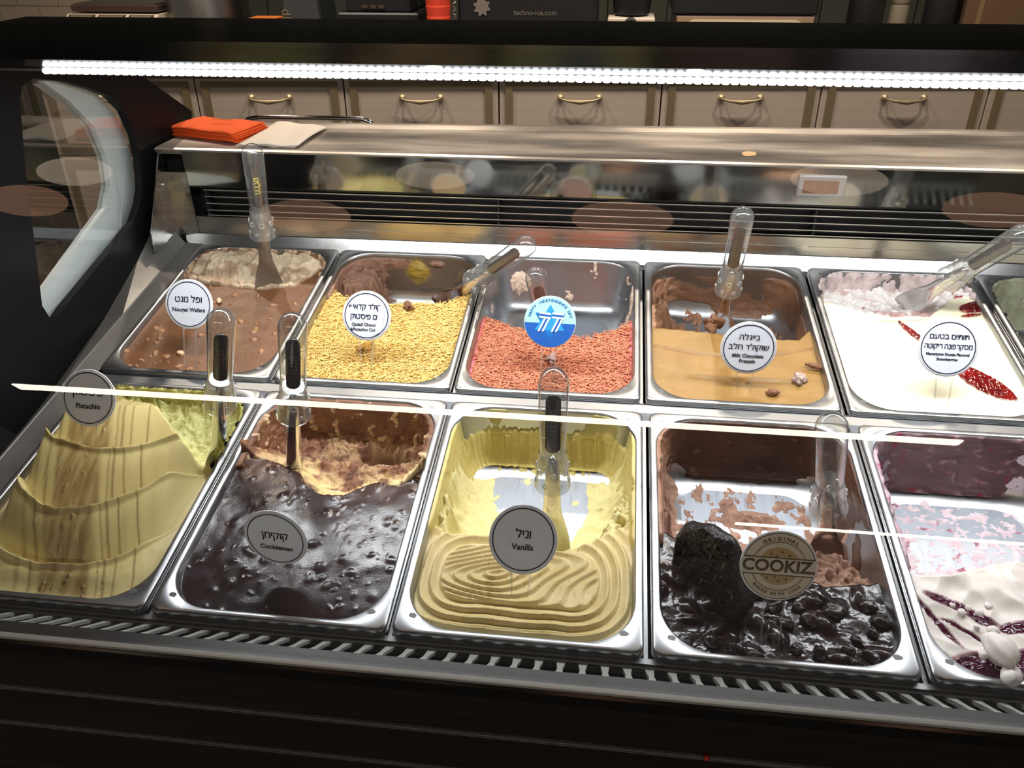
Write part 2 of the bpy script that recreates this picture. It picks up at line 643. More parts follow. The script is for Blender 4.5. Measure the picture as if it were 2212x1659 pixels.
for row in (0, 1):
    for i in range(5 if row == 0 else 6):
        mx = PANM @ Matrix.Translation(pan_origin(row, i))
        r = empty('gelato_pan', PAN_LABELS[row][i], 'pan', 'steel gelato pans in the display case', mx)
        if pan_me is None:
            o = nmesh('pan_body', _pv, _pf, M['steel'], r, smooth=True)
            o.data.set_sharp_from_angle(angle=math.radians(50))
            pan_me = o.data
            fv = [(p[0], p[1], p[2]) for p in _last]
            f = nmesh('pan_floor', fv, [tuple(range(len(fv)))], M['steel_floor'], r)
            floor_me = f.data
            q_ = MB()
            rk = random.Random(4)
            for cx_, cy_ in ((.019, .021), (PW - .019, .021), (.019, PD - .021), (PW - .019, PD - .021)):
                pts_ = [(cx_ + (.0042 + rk.uniform(-.0012, .0012)) * math.cos(a_ * .7854), cy_ + (.0034 + rk.uniform(-.001, .001)) * math.sin(a_ * .7854)) for a_ in range(8)]
                q_.prism(pts_, .00002, .00014, 'z')
            mark_me = tag(q_.build('weld_marks', M['smudge'], r), kind='stuff').data
        else:
            link(bpy.data.objects.new('pan_body', pan_me), r)
            link(bpy.data.objects.new('pan_floor', floor_me), r)
            tag(link(bpy.data.objects.new('weld_marks', mark_me), r), kind='stuff')

# ---------------------------------------------------------------- gelato builder
X0, X1, Y0, Y1 = IN, PW - IN, IN, PD - IN


def dist_in(x, y):
    cx, cy = (X0 + X1) / 2, (Y0 + Y1) / 2
    hx, hy = (X1 - X0) / 2 - RO, (Y1 - Y0) / 2 - RO
    qx = np.abs(x - cx) - hx; qy = np.abs(y - cy) - hy
    return RO - (np.hypot(np.maximum(qx, 0), np.maximum(qy, 0)) + np.minimum(np.maximum(qx, qy), 0))


def gelato(row, i, name, label, cat, hf, m, nx=220, ny=310, residue=None, group='gelato filling the pans'):
    t = np.linspace(0, 1, ny)
    ys = Y0 + (Y1 - Y0) * (t - 0.75 * np.sin(2 * np.pi * t) / (2 * np.pi))
    dy = np.clip(np.maximum(Y0 + RO - ys, ys - (Y1 - RO)), 0, RO)
    ext = RO - np.sqrt(np.maximum(RO ** 2 - dy ** 2, 0))
    xl = X0 + ext; xr = X1 - ext
    u = np.linspace(0, 1, nx)
    x = xl[:, None] + (xr - xl)[:, None] * u[None, :]
    y = np.repeat(ys[:, None], nx, 1)
    d = np.maximum(dist_in(x, y), 0)
    hp = np.interp(d, WPD, WPH)
    h, col, ro = hf(x, y, d)
    vis = h > hp + 0.0002
    h2 = np.maximum(h, hp - 0.0016)
    idx = np.arange(nx * ny).reshape(ny, nx)
    q = np.stack([idx[:-1, :-1], idx[:-1, 1:], idx[1:, 1:], idx[1:, :-1]], -1).reshape(-1, 4)
    vf = vis.ravel()[q].any(1)
    q = q[vf]
    used = np.unique(q)
    remap = np.zeros(nx * ny, int); remap[used] = np.arange(len(used))
    co = np.stack([x.ravel(), y.ravel(), h2.ravel()], 1)[used]
    cc = np.concatenate([np.clip(col, 0.001, 1).reshape(-1, 3), np.clip(ro, 0.03, 1).reshape(-1, 1)], 1)[used]
    mx = PANM @ Matrix.Translation(pan_origin(row, i))
    o = nmesh(name, co, remap[q], m, None, mx, True, cc)
    tag(o, label, cat, group)
    if residue:
        wall_residue(o, residue, m)
    return o


def wall_residue(parent, fn, m, ns=520, nt=90):
    """thin crust of gelato left on the pan's walls: fn(s_xy, t) -> thickness, colour, roughness"""
    P = []
    straight = []
    pts = rr(X0, Y0, X1, Y1, RO, 24)
    pts.append(pts[0])
    pts = np.array(pts)
    seg = np.hypot(*(pts[1:] - pts[:-1]).T); L = np.concatenate([[0], np.cumsum(seg)])
    s = np.linspace(0, L[-1], ns)
    px = np.interp(s, L, pts[:, 0]); py = np.interp(s, L, pts[:, 1])
    tx = np.gradient(px); ty = np.gradient(py); n_ = np.hypot(tx, ty)
    nxn, nyn = -ty / n_, tx / n_
    z = np.linspace(-0.0005, -0.083, nt)
    ins = np.interp(-z, -WPH, WPD)
    PX = np.repeat(px[None, :], nt, 0); PY = np.repeat(py[None, :], nt, 0)
    Z = np.repeat(z[:, None], ns, 1); SS = np.repeat(s[None, :], nt, 0)
    th, col, ro = fn(PX, PY, Z, SS)
    off = ins[:, None] + np.maximum(th, -0.0006)
    co = np.stack([PX + nxn[None, :] * off, PY + nyn[None, :] * off, Z + 0.25 * np.maximum(th, 0)], -1).reshape(-1, 3)
    idx = np.arange(nt * ns).reshape(nt, ns)
    q = np.stack([idx[:-1, :-1], idx[1:, :-1], idx[1:, 1:], idx[:-1, 1:]], -1).reshape(-1, 4)
    q = q[(th.ravel()[q] > 0.00005).any(1)]
    used = np.unique(q); remap = np.zeros(nt * ns, int); remap[used] = np.arange(len(used))
    cc = np.concatenate([np.clip(col, 0.001, 1).reshape(-1, 3), np.clip(ro, 0.03, 1).reshape(-1, 1)], 1)[used]
    return tag(nmesh('wall_residue', co[used], remap[q], m, parent, None, True, cc), kind='stuff')


def C(x, c):
    return np.broadcast_to(SL(*c), x.shape + (3,)).copy()


GM = gel_mat('gelato', 700, 0.10)
GM_GLOSS = gel_mat('glossy_sauce_gelato', 500, 0.12, spec=0.45)

# ---- pistachio mound
def f_pist(x, y, d):
    crv = [([0.0, 0.03, 0.071, 0.10, 0.158, 0.207, 0.226, 0.249], [0.120, 0.074, 0.052, 0.047, 0.050, 0.069, 0.107, 0.170]),
           ([0.0, 0.02, 0.047, 0.096, 0.147, 0.188, 0.222, 0.249], [0.195, 0.160, 0.130, 0.100, 0.106, 0.134, 0.180, 0.235]),
           ([0.0, 0.028, 0.07, 0.129, 0.165, 0.198, 0.23, 0.249], [0.250, 0.216, 0.192, 0.184, 0.193, 0.214, 0.245, 0.26]),
           ([0.0, 0.05, 0.09, 0.13, 0.17, 0.21, 0.249], [0.300, 0.272, 0.262, 0.262, 0.268, 0.27, 0.27])]
    H = [0.002, 0.025, 0.038, 0.042]
    wob = 0.004 * fbm(x, y * 0.3, 22, 3, 4)
    ks = [smooth_curve(x, a, b) for a, b in crv]
    # smooth the polylines a little
    ks = [k + wob for k in ks]
    h = -0.013 + 0.010 * sm(0.0, 1.0, y / np.maximum(ks[0], 0.01)) + 0.0022 * fbm(x, y, 25, 3, 2)
    for k in range(3):
        t = np.clip((y - ks[k]) / np.maximum(ks[k + 1] - ks[k], 0.01), 0, 1)
        seg = H[k] - 0.017 + (H[k + 1] - H[k] + 0.017) * (0.25 * t + 0.75 * np.sin(t * math.pi / 2) ** 1.3)
        h = np.where(y > ks[k], seg, h)
    h = np.where(y > ks[3], H[3] - 0.02 * (y - ks[3]) / 0.03, h)
    lip = 0
    for k in range(3):
        lip = lip + np.exp(-((y - ks[k] + 0.0014) / 0.0036) ** 2) * (0.0050 + .0025 * fbm(x, y, 22, 2, k))
    h = h + lip
    edge = sm(0.0, 0.030, d)
    rightfall = sm(0.249, 0.205, x) * 0.65 + 0.35
    h = np.where(h > -0.012, -0.012 + (h + 0.012) * edge * rightfall, h)
    fold = ridged(x * 1.2 + y * 0.4, y * 0.25, 26, 2, 9)
    h = h + 0.0007 * fold * sm(0.02, 0.08, y)
    # scooped green region at the back
    yg = np.interp(x, [0, 0.058, 0.10, 0.128, 0.167, 0.206, 0.228, 0.249], [0.315, 0.315, 0.300, 0.290, 0.258, 0.218, 0.205, 0.20])
    r_ = torn(x, y, 55, 3)
    g = sm(-0.004, 0.006, y - yg + 0.006 * r_)
    hb = -0.060 + 0.052 * np.exp(-d / 0.022) + 0.030 * np.exp(-np.maximum(y - yg, 0) / 0.018) + 0.010 * r_
    h = h * (1 - g) + hb * g
    base = mix(SL(204, 186, 122), SL(212, 196, 136), fbm(x, y, 14, 3, 1) * 0.5 + 0.5)
    # sauce bands running front to back over the folds
    xc = x - (0.18 - y) * 0.32
    st = 0.10 * fbm(x, y, 30, 3, 8)
    band = sm(0.064, 0.070, xc) * sm(0.128, 0.120, xc) * (0.62 + 0.5 * fbm(x * 3, y * 0.6, 40, 3, 21))
    for c0, w0, a0 in ((0.056, 0.0022, .6), (0.140, 0.0016, .7), (0.152, 0.0012, .65), (0.172, 0.0010, .8), (0.133, .0012, .5), (0.04, .003, .4)):
        band = np.maximum(band, a0 * np.exp(-((xc - c0 + 0.002 * fbm(x, y, 18, 2, int(c0 * 999))) / w0) ** 2))
    front = sm(0.01, 0.02, y)
    band = np.clip(band, 0, 1) * front * (1 - g)
    col = mix(base, SL(122, 84, 36), np.clip(band * 0.95, 0, 1))
    dk = sm(0.25, 0.6, fbm(x * 2, y, 60, 3, 33)) * band
    col = mix(col, SL(92, 58, 32), dk * 0.8)
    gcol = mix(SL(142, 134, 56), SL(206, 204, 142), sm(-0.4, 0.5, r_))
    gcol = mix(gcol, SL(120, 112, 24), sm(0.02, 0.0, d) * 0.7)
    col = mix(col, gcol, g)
    h = h + dk * 0.003
    ro = 0.42 + 0.2 * g - 0.12 * band * (1 - g)
    return h, col, ro


def res_simple(c1, c2, thr=0.0, amp=0.004, sc=30, seed=1, ymin=0.0, top=0.0, rough=0.5, yedge=0.03, smear=2.0, tearscale=80, base=0.001):
    def fn(x, y, z, s):
        n = fbm(s * smear, z, sc, 4, seed)
        tr = torn(s, z, tearscale, seed + 3)
        m_ = n - thr + 0.25 * tr
        m_ = m_ - 2.0 * sm(ymin + yedge, ymin - yedge, y + 0.02 * n)
        m_ = m_ - 2.0 * sm(-top - 0.004 + 0.006 * n, -top + 0.004 + 0.006 * n, z)
        th = np.where(m_ > 0, base + amp * np.clip(m_ * 2.2, 0, 1) * (0.6 + 0.5 * tr), -0.001)
        col = mix(SL(*c1), SL(*c2), np.clip(0.5 + 0.7 * tr + 0.3 * n, 0, 1))
        return th, col, np.full_like(x, rough)
    return fn


gelato(0, 0, 'pistachio_gelato', 'tall folded pistachio gelato mound with brown sauce streaks, front row far left', 'gelato', f_pist, GM,
       260, 480, res_simple((122, 114, 44), (186, 182, 104), -0.5, 0.003, 40, 5, 0.2))

# ---- cookieman dark slab
def f_cookie(x, y, d):
    yb = np.interp(x, [0, .056, .09, .105, .125, .152, .173, .19, .214, .249], [0.238, .232, .215, .196, .186, .184, .205, .212, .205, .235])
    r_ = torn(x, y, 60, 14)
    yb = yb + 0.0035 * fbm(x, y, 50, 3, 4)
    t = sm(-0.001, 0.004, y - yb)
    H = -0.010 + 0.0015 * fbm(x, y, 16, 3, 6) + 0.0020 * fbm(x, y * .6, 9, 2, 61)
    pim = bumps(x, y, 80, 0.0014, 0.0048, 5, lambda a, b: b < 0.225)
    fine = bumps(x, y, 160, 0.0010, 0.0022, 15, lambda a, b: 0.05 < b < 0.24 and a > .04)
    H = H + 0.0011 * pim * (1 - 0.6 * pim) * 1.6 + 0.0005 * fine
    back = y - yb
    hb = -0.018 - 0.040 * sm(0, 0.05, back) + 0.030 * np.exp(-d / 0.02) + 0.011 * r_ * sm(0.0, 0.012, back)
    spot = np.exp(-(((x - 0.165) / 0.024) ** 2 + ((y - 0.305) / 0.012) ** 2))
    hb = hb - 0.070 * spot
    hb = np.where(y > 0.285, hb - 0.012, hb)
    h = H * (1 - t) + hb * t
    dark = mix(SL(50, 34, 35), SL(40, 27, 28), fbm(x, y, 20, 3, 3) * .5 + .5)
    dark = mix(dark, SL(80, 52, 40), sm(0.235, 0.165, y) * 0 + sm(-0.05, -0.004, back) * sm(.3, -.1, fbm(x, y, 12, 2, 3)) * 0.6)
    cr = mix(SL(214, 178, 118), SL(238, 212, 156), np.clip(.5 + r_, 0, 1))
    br = mix(SL(96, 58, 38), SL(150, 104, 76), np.clip(.5 + fbm(x, y, 70, 3, 8), 0, 1))
    k = np.clip(sm(0.0, 0.45, fbm(x, y, 34, 4, 18) + 0.15 * r_) + sm(0.030, 0.075, back) * 0.75 + sm(0.09, 0.04, x) * .5, 0, 1)
    bc = mix(cr, br, k)
    speck = sm(0.36, 0.45, fbm(x, y, 150, 3, 91))
    bc = mix(bc, SL(70, 38, 28), speck * .8)
    col = mix(dark, bc, t)
    ro = mix(np.full(x.shape + (1,), 0.0), np.full(x.shape + (1,), 0.55), t)[..., 0] + (1 - t) * (0.20 + 0.08 * fbm(x, y, 30, 2, 8))
    return h, col, ro


def res_cookie(x, y, z, s):
    tr = torn(s, z, 70, 3); n = fbm(s, z, 18, 3, 7)
    m_ = 1.0 - 2.0 * sm(0.24, 0.19, y + 0.02 * n) - 2 * sm(-0.006 + 0.004 * n, -0.001, z)
    th = np.where(m_ > 0, 0.002 + 0.005 * np.clip(0.5 + tr, 0, 1), -0.001)
    col = mix(SL(88, 54, 36), SL(140, 98, 70), np.clip(.5 + n, 0, 1))
    fl = sm(0.25, 0.45, fbm(s, z, 60, 3, 44)) * sm(-0.3, 0.2, tr)
    col = mix(col, SL(222, 190, 150), fl * 0.9)
    return th + fl * 0.003 * (th > 0), col, np.full_like(x, 0.5)


gelato(0, 1, 'cookieman_gelato', 'gelato under a shiny dark chocolate slab, cream and crumbs scooped open behind', 'gelato', f_cookie, GM_GLOSS,
       250, 340, res_cookie)

# ---- vanilla
def f_van(x, y, d):
    yb = np.interp(x, [0, .014, .04, .079, .12, .159, .184, .224, .249], [.155, .150, .143, .146, .142, .128, .138, .168, .19])
    r_ = torn(x, y, 60, 24)
    yb = yb + 0.004 * fbm(x, y, 45, 3, 5)
    back = y - yb
    t = sm(-0.001, 0.006, back)
    # grooves: rounded rings round a flat capsule
    ax, bx, cy = 0.070, 0.168, 0.088
    wob = 0.0030 * fbm(x, y, 14, 3, 77)
    dx = np.maximum(np.maximum(ax - x, x - bx), 0)
    dyy = np.where(y < cy, cy - y, (y - cy) * 0.85)
    q = (np.abs(dx) ** 2.7 + np.abs(dyy) ** 2.7) ** (1 / 2.7) + wob
    inner = sm(0.036, 0.030, q)
    per = 0.0118
    ph = q / per
    fr = ph - np.floor(ph)
    prof = np.where(fr < 0.72, (fr / 0.72) ** 1.6, ((1 - fr) / 0.28) ** 0.8)
    H = -0.0155 + 0.0052 * prof * sm(0.0, 0.01, d)
    q2 = np.hypot((x - 0.118 - .03 * np.sin(y * 60)) * 0.5, (y - 0.090)) + 0.5 * wob
    ph2 = q2 / 0.0075; fr2 = ph2 - np.floor(ph2)
    p2 = np.where(fr2 < 0.7, (fr2 / 0.7) ** 1.4, ((1 - fr2) / 0.3))
    H = H * (1 - inner) + (-0.0125 + 0.0040 * p2) * inner
    H = H + 0.0008 * fbm(x, y, 40, 3, 3)
    fly = bumps(x, y, 3, .004, .006, 2, lambda a, b: False)
    # floor residue
    base = 0.0035 * (fbm(x, y, 38, 4, 55) + 0.25 * r_ - 0.46)
    hb = -0.0890 + np.where(base > 0, base * 1.3, base)
    left = np.exp(-np.maximum(x - 0.012 - 0.010 * fbm(x, y, 30, 3, 9) - 0.014 * sm(0.34, 0.16, y), 0) / 0.008)
    right = np.exp(-np.maximum(0.238 - x + 0.010 * fbm(x, y, 30, 3, 19) - 0.030 * sm(0.25, 0.15, y) - .004, 0) / 0.009)
    mass = np.maximum(left, right)
    near = np.exp(-np.maximum(back - 0.003, 0) / 0.008)
    rim = -0.012 - 0.018 * sm(0.15, 0.33, y)
    hb = np.maximum(hb, -0.089 + (rim + 0.089) * np.clip(mass, 0, 1) * (0.80 + 0.34 * r_))
    hb = np.maximum(hb, -0.0895 + 0.075 * near * (0.8 + 0.3 * r_))
    bw = np.exp(-np.maximum(0.338 - y - 0.004 * fbm(x * 3, y, 40, 2, 4), 0) / 0.006)
    hb = np.maximum(hb, -0.090 + 0.05 * bw + 0.004 * r_ * bw)
    blob = np.exp(-(((x - 0.085) / 0.016) ** 2 + ((y - 0.235) / 0.010) ** 2)) + 0.8 * np.exp(-(((x - 0.178) / 0.012) ** 2 + ((y - 0.178) / 0.013) ** 2)) \
        + .7 * np.exp(-(((x - 0.203) / 0.008) ** 2 + ((y - 0.262) / 0.004) ** 2))
    hb = np.maximum(hb, -0.0905 + 0.011 * blob * (0.7 + 0.8 * r_))
    h = H * (1 - t) + hb * t
    front = mix(SL(206, 184, 122), SL(222, 202, 144), np.clip(.5 + fbm(x, y, 30, 3, 5), 0, 1))
    sp = sm(0.42, 0.5, fbm(x, y, 260, 2, 71))
    front = mix(front, SL(150, 116, 50), sp * .6)
    bk = mix(SL(202, 186, 112), SL(236, 226, 166), np.clip(.55 + 0.8 * r_, 0, 1))
    bk = mix(bk, SL(178, 156, 74), sm(0.30, 0.335, y) * 0.8)
    return h, mix(front, bk, t), 0.42 + 0.18 * t * sm(.345, .33, y)


def res_van(x, y, z, s):
    tr = torn(s * .5, z, 60, 13); n = fbm(s, z, 20, 3, 17)
    drip = perlin(s * 190, z * 12, 4)
    low = sm(-0.028 + 0.010 * n + 0.006 * drip, -0.036 + 0.010 * n + 0.006 * drip, z)   # thick yellow belt low on the back wall
    m_ = np.maximum(low, sm(0.10, 0.35, n + .2 * tr) * 0.6)
    sidew = sm(0.325, 0.30, y)
    m_ = np.maximum(m_, sidew * sm(-0.25, 0.1, tr + .3 * n)) - 2.0 * sm(0.16, 0.12, y) - 2 * sm(-0.004, -0.001, z)
    th = np.where(m_ > 0.04, 0.0006 + 0.0035 * np.clip(m_, 0, 1) * (0.7 + 0.4 * drip * low + .3 * tr * sidew), -0.001)
    col = mix(SL(180, 160, 84), SL(204, 188, 116), np.clip(.5 + tr, 0, 1))
    col = mix(SL(168, 158, 100), col, np.clip(low + sidew, 0, 1))
    return th, col, np.full_like(x, 0.45)


gelato(0, 2, 'vanilla_gelato', 'pale yellow vanilla gelato with concentric ridges, scooped down to bare steel behind', 'gelato', f_van, GM,
       250, 350, res_van)

# ---- chocolate with upright cookie
def f_cookiz(x, y, d):
    yb = np.interp(x, [0, .012, .06, .115, .15, .176, .245], [.178, .172, .15, .128, .118, .112, .125])
    r_ = torn(x, y, 55, 34)
    yb = yb + 0.006 * fbm(x, y, 40, 3, 15)
    back = y - yb
    t = sm(-0.002, 0.005, back)
    lump = bumps(x, y, 26, 0.005, 0.0120, 21, lambda a, b: (b < 0.115 and (a + b > 0.09)), 3.0)
    H = -0.016 + 0.0060 * lump + 0.0018 * fbm(x, y, 34, 2, 2) + 0.0003 * ridged(x, y, 130, 2, 5)
    base = 0.0048 * (fbm(x * 1.6, y, 30, 6, 65, .62) + 0.45 * r_ - 0.20)
    hb = -0.0890 + np.where(base > 0, base * 1.2, base)
    left = np.exp(-np.maximum(x - 0.020 - 0.010 * fbm(x, y, 40, 3, 9), 0) / 0.006)
    right = np.exp(-np.maximum(0.236 - x + 0.008 * fbm(x, y, 30, 3, 19), 0) / 0.007)
    near = np.exp(-np.maximum(back - 0.004 - 0.05 * sm(0.13, 0.17, x) * sm(.24, .2, x), 0) / 0.013)
    hb = np.maximum(hb, -0.0895 + 0.066 * left * (0.85 + 0.25 * r_))
    hb = np.maximum(hb, -0.0895 + 0.055 * right * (0.8 + 0.25 * r_))
    hb = np.maximum(hb, -0.0895 + 0.068 * near * (0.8 + 0.30 * r_))
    blob = np.exp(-(((x - 0.130) / 0.030) ** 2 + ((y - 0.262) / 0.012) ** 2)) + .8 * np.exp(-(((x - 0.105) / 0.008) ** 2 + ((y - 0.285) / 0.010) ** 2))
    hb = np.maximum(hb, -0.0905 + 0.012 * blob * (0.6 + 1.0 * r_))
    h = H * (1 - t) + hb * t
    dark = mix(SL(44, 31, 31), SL(32, 22, 23), np.clip(.5 + fbm(x, y, 25, 3, 3), 0, 1))
    bc = mix(SL(98, 60, 44), SL(176, 138, 116), np.clip(.45 + .9 * r_, 0, 1))
    bc = mix(bc, SL(206, 176, 152), sm(0.15, 0.5, fbm(x, y, 45, 3, 88)) * .6)
    return h, mix(dark, bc, t), 0.19 * (1 - t) + 0.60 * t + 0.05 * fbm(x, y, 60, 2, 4)


def res_cookiz(x, y, z, s):
    tr = torn(s * .6, z, 60, 23); n = fbm(s * .5, z, 22, 3, 27)
    m_ = 0.55 + n - 2.0 * sm(0.17, 0.12, y) - 2 * sm(-0.004 + .003 * n, -0.001, z)
    m_ = np.where(x > 0.215, m_ - 0.5 * sm(.3, .2, y), m_)
    th = np.where(m_ > 0.02, 0.0007 + 0.0018 * np.clip(tr + .4, 0, 1) * np.clip(m_ * 2, 0, 1) + 0.004 * sm(.03, .0, x) * np.clip(tr + .3, 0, 1), -0.001)
    col = mix(SL(58, 38, 30), SL(92, 62, 46), np.clip(.5 + n * 1.2, 0, 1))
    lt = np.clip(sm(0.45, 0.65, tr) * .4 + sm(.03, .012, x) * sm(-.1, .3, tr) * .8, 0, 1)
    col = mix(col, SL(170, 128, 102), lt)
    return th, col, np.full_like(x, 0.4)


gelato(0, 3, 'chocolate_cookie_gelato', 'dark glossy chocolate gelato with lumps, scooped down to smeared steel behind', 'gelato', f_cookiz, GM_GLOSS,
       250, 350, res_cookiz)

# ---- berry meringue
def f_berry(x, y, d):
    yb = np.interp(x, [0, .015, .05, .10, .14, .249], [.130, .128, .132, .150, .160, .17])
    r_ = torn(x, y, 50, 44)
    yb = yb + 0.006 * fbm(x, y, 30, 3, 15)
    back = y - yb
    t = sm(-0.002, 0.008, back)
    H = -0.010 + 0.008 * ridged(x + .3 * y, y, 14, 2, 8) + 0.006 * fbm(x, y, 18, 3, 6)
    base = 0.0040 * (fbm(x * .8, y * 1.5, 60, 6, 75, .65) + 0.35 * r_ - 0.14)
    hb = -0.0890 + np.where(base > 0, base, base)
    left = np.exp(-np.maximum(x - 0.018 - 0.008 * fbm(x, y, 40, 3, 9), 0) / 0.006)
    near = np.exp(-np.maximum(back - 0.004, 0) / 0.012)
    hb = np.maximum(hb, -0.0895 + 0.055 * left * (0.85 + 0.25 * r_))
    hb = np.maximum(hb, -0.0895 + 0.070 * near * (0.8 + 0.2 * r_))
    h = H * (1 - t) + hb * t
    wh = mix(SL(226, 216, 206), SL(242, 236, 228), np.clip(.5 + fbm(x, y, 30, 3, 2), 0, 1))
    s1 = fbm(x, y, 20, 3, 40)
    def blob(cx, cy, rx, ry, th):
        c_, s_ = math.cos(th), math.sin(th)
        a = (x - cx) * c_ + (y - cy) * s_; b = -(x - cx) * s_ + (y - cy) * c_
        return (a / rx) ** 2 + (b / ry) ** 2 + 0.9 * s1
    sauce = np.minimum.reduce([blob(.055, .088, .034, .009, -.45), blob(.062, .022, .034, .016, -.2), blob(.1, .074, .02, .007, .2),
                               blob(.025, .07, .003, .03, .5), blob(.045, .062, .02, .0022, -.7), blob(.105, .03, .02, .02, 0)])
    sa = sm(1.0, 0.8, sauce) * (1 - t)
    h = h - 0.002 * sa + 0.002 * sa * ridged(x, y, 90, 2, 7)
    col = mix(wh, SL(70, 16, 44), sa)
    col = mix(col, SL(132, 30, 62), sm(1.35, 1.0, sauce) * (1 - sa) * (1 - t) * .8)
    bc = mix(SL(196, 150, 168), SL(238, 222, 226), np.clip(.5 + r_, 0, 1))
    rd = sm(0.25, 0.42, fbm(x, y, 42, 3, 66))
    bc = mix(bc, SL(150, 50, 90), rd * .85)
    return h, mix(col, bc, t), (0.46 + .14 * t) * (1 - sa) + 0.12 * sa


def res_berry(x, y, z, s):
    tr = torn(s * .6, z, 50, 33); n = fbm(s * .6, z, 20, 3, 37)
    m_ = 0.6 + n - 2.0 * sm(0.15, 0.11, y) - 2 * sm(-0.003 + .004 * n, -0.001, z)
    th = np.where(m_ > 0.02, 0.0007 + 0.0035 * np.clip(tr, 0, 1) * np.clip(m_ * 2, 0, 1) + 0.005 * sm(.03, .0, x) * np.clip(tr + .2, 0, 1), -0.001)
    col = mix(SL(98, 76, 82), SL(128, 106, 108), np.clip(.5 + n * 1.2, 0, 1))
    col = mix(col, SL(196, 168, 178), np.clip(sm(0.40, 0.6, tr) * .6 + sm(.03, .01, x) * sm(0, .3, tr), 0, 1))
    col = mix(col, SL(150, 46, 86), sm(0.2, 0.4, fbm(s, z, 60, 3, 9)) * sm(.1, .3, tr) * .8)
    return th, col, np.full_like(x, 0.4)


gelato(0, 4, 'berry_meringue_gelato', 'white meringue gelato streaked with purple berry sauce, cut off at the right edge', 'gelato', f_berry, GM,
       220, 310, res_berry)

# ---- nougat wafers
def f_nougat(x, y, d):
    yb = np.interp(x, [0, .008, .05, .10, .148, .203, .232, .249], [.268, .262, .245, .238, .234, .250, .300, .32])
    r_ = torn(x, y, 45, 54)
    yb = yb + 0.004 * fbm(x, y, 40, 3, 15)
    back = y - yb
    t = sm(-0.002, 0.004, back)
    H = -0.010 + 0.0007 * fbm(x, y, 30, 3, 6) + 0.0010 * fbm(x, y * 3, 6, 2, 16)
    fl = bumps(x, y, 85, 0.0018, 0.0050, 31, lambda a, b: b < 0.24 and (b < 0.12 or random.random() < .5))
    fr_ = sm(0.30, 0.6, fl * (0.7 + 0.6 * ridged(x, y, 260, 2, 3)))
    H = H + 0.0024 * fr_
    hb = -0.008 - 0.010 * sm(0, .02, back) + 0.012 * sm(0.0, .08, back) + 0.014 * np.exp(-(((x - 0.06) / 0.05) ** 2 + ((y - 0.29) / 0.035) ** 2)) + 0.0095 * r_ + 0.004 * fbm(x, y, 18, 2, 5)
    h = H * (1 - t) + hb * t
    br = mix(SL(100, 64, 38), SL(110, 72, 44), np.clip(.5 + fbm(x, y, 20, 3, 1), 0, 1))
    col = mix(br, SL(176, 128, 88), fr_ * 0.75)
    cr = mix(SL(196, 170, 134), SL(226, 206, 174), np.clip(.5 + r_, 0, 1))
    sw = sm(0.0, 0.35, ridged(x + 0.02 * fbm(x, y, 20, 2, 7), y, 24, 3, 99) * sm(-.2, .2, fbm(x, y, 20, 2, 3)) - 0.15)
    cr = mix(cr, SL(120, 76, 52), sw * .55)
    col = mix(col, cr, t)
    ec = sm(0.010, 0.004, d) * sm(.2, .3, y)
    col = mix(col, SL(128, 82, 56), ec)
    return h, col, 0.42 + 0.18 * t


gelato(1, 0, 'nougat_gelato', 'milk chocolate brown nougat gelato with wafer flecks, creamy scooped back, back row far left', 'gelato', f_nougat, GM,
       210, 290, res_simple((120, 84, 58), (206, 178, 140), -0.1, 0.004, 30, 8, 0.26))

# ---- kadaif pistachio (yellow strands) and orange strands: scooped surface, then strands laid on it
def mk_strand_h(xs, ys_, seed, H0=-0.014):
    def fh(x, y):
        yb = np.interp(x, xs, ys_) + 0.003 * fbm(x, y, 40, 3, seed)
        back = y - yb
        return back, H0 + 0.0018 * fbm(x, y, 22, 3, seed + 1)
    return fh


h_qad = mk_strand_h([0, .013, .052, .128, .199, .232, .249], [.25, .245, .218, .216, .226, .25, .262], 41)
h_ind = mk_strand_h([0, .002, .053, .111, .166, .213, .24, .249], [.21, .205, .176, .158, .155, .180, .210, .215], 51, -0.018)


def f_qad(x, y, d):
    back, H = h_qad(x, y)
    r_ = torn(x, y, 60, 64)
    t = sm(-0.002, 0.006, back)
    hb = -0.0898 + 0.06 * np.exp(-np.maximum(back, 0) / 0.010)
    lb = np.exp(-(((x - 0.040) / 0.042) ** 2 + ((y - 0.30) / 0.05) ** 2))
    hb = np.maximum(hb, -0.094 + 0.075 * sm(0.25, .8, lb + 0.25 * r_) + 0.007 * r_)
    h = H * (1 - t) + hb * t
    col = mix(C(x, (216, 178, 100)), mix(SL(92, 62, 46), SL(146, 108, 88), np.clip(.5 + r_, 0, 1)), sm(0.0, 0.012, back))
    return h, col, 0.45 + 0.15 * t


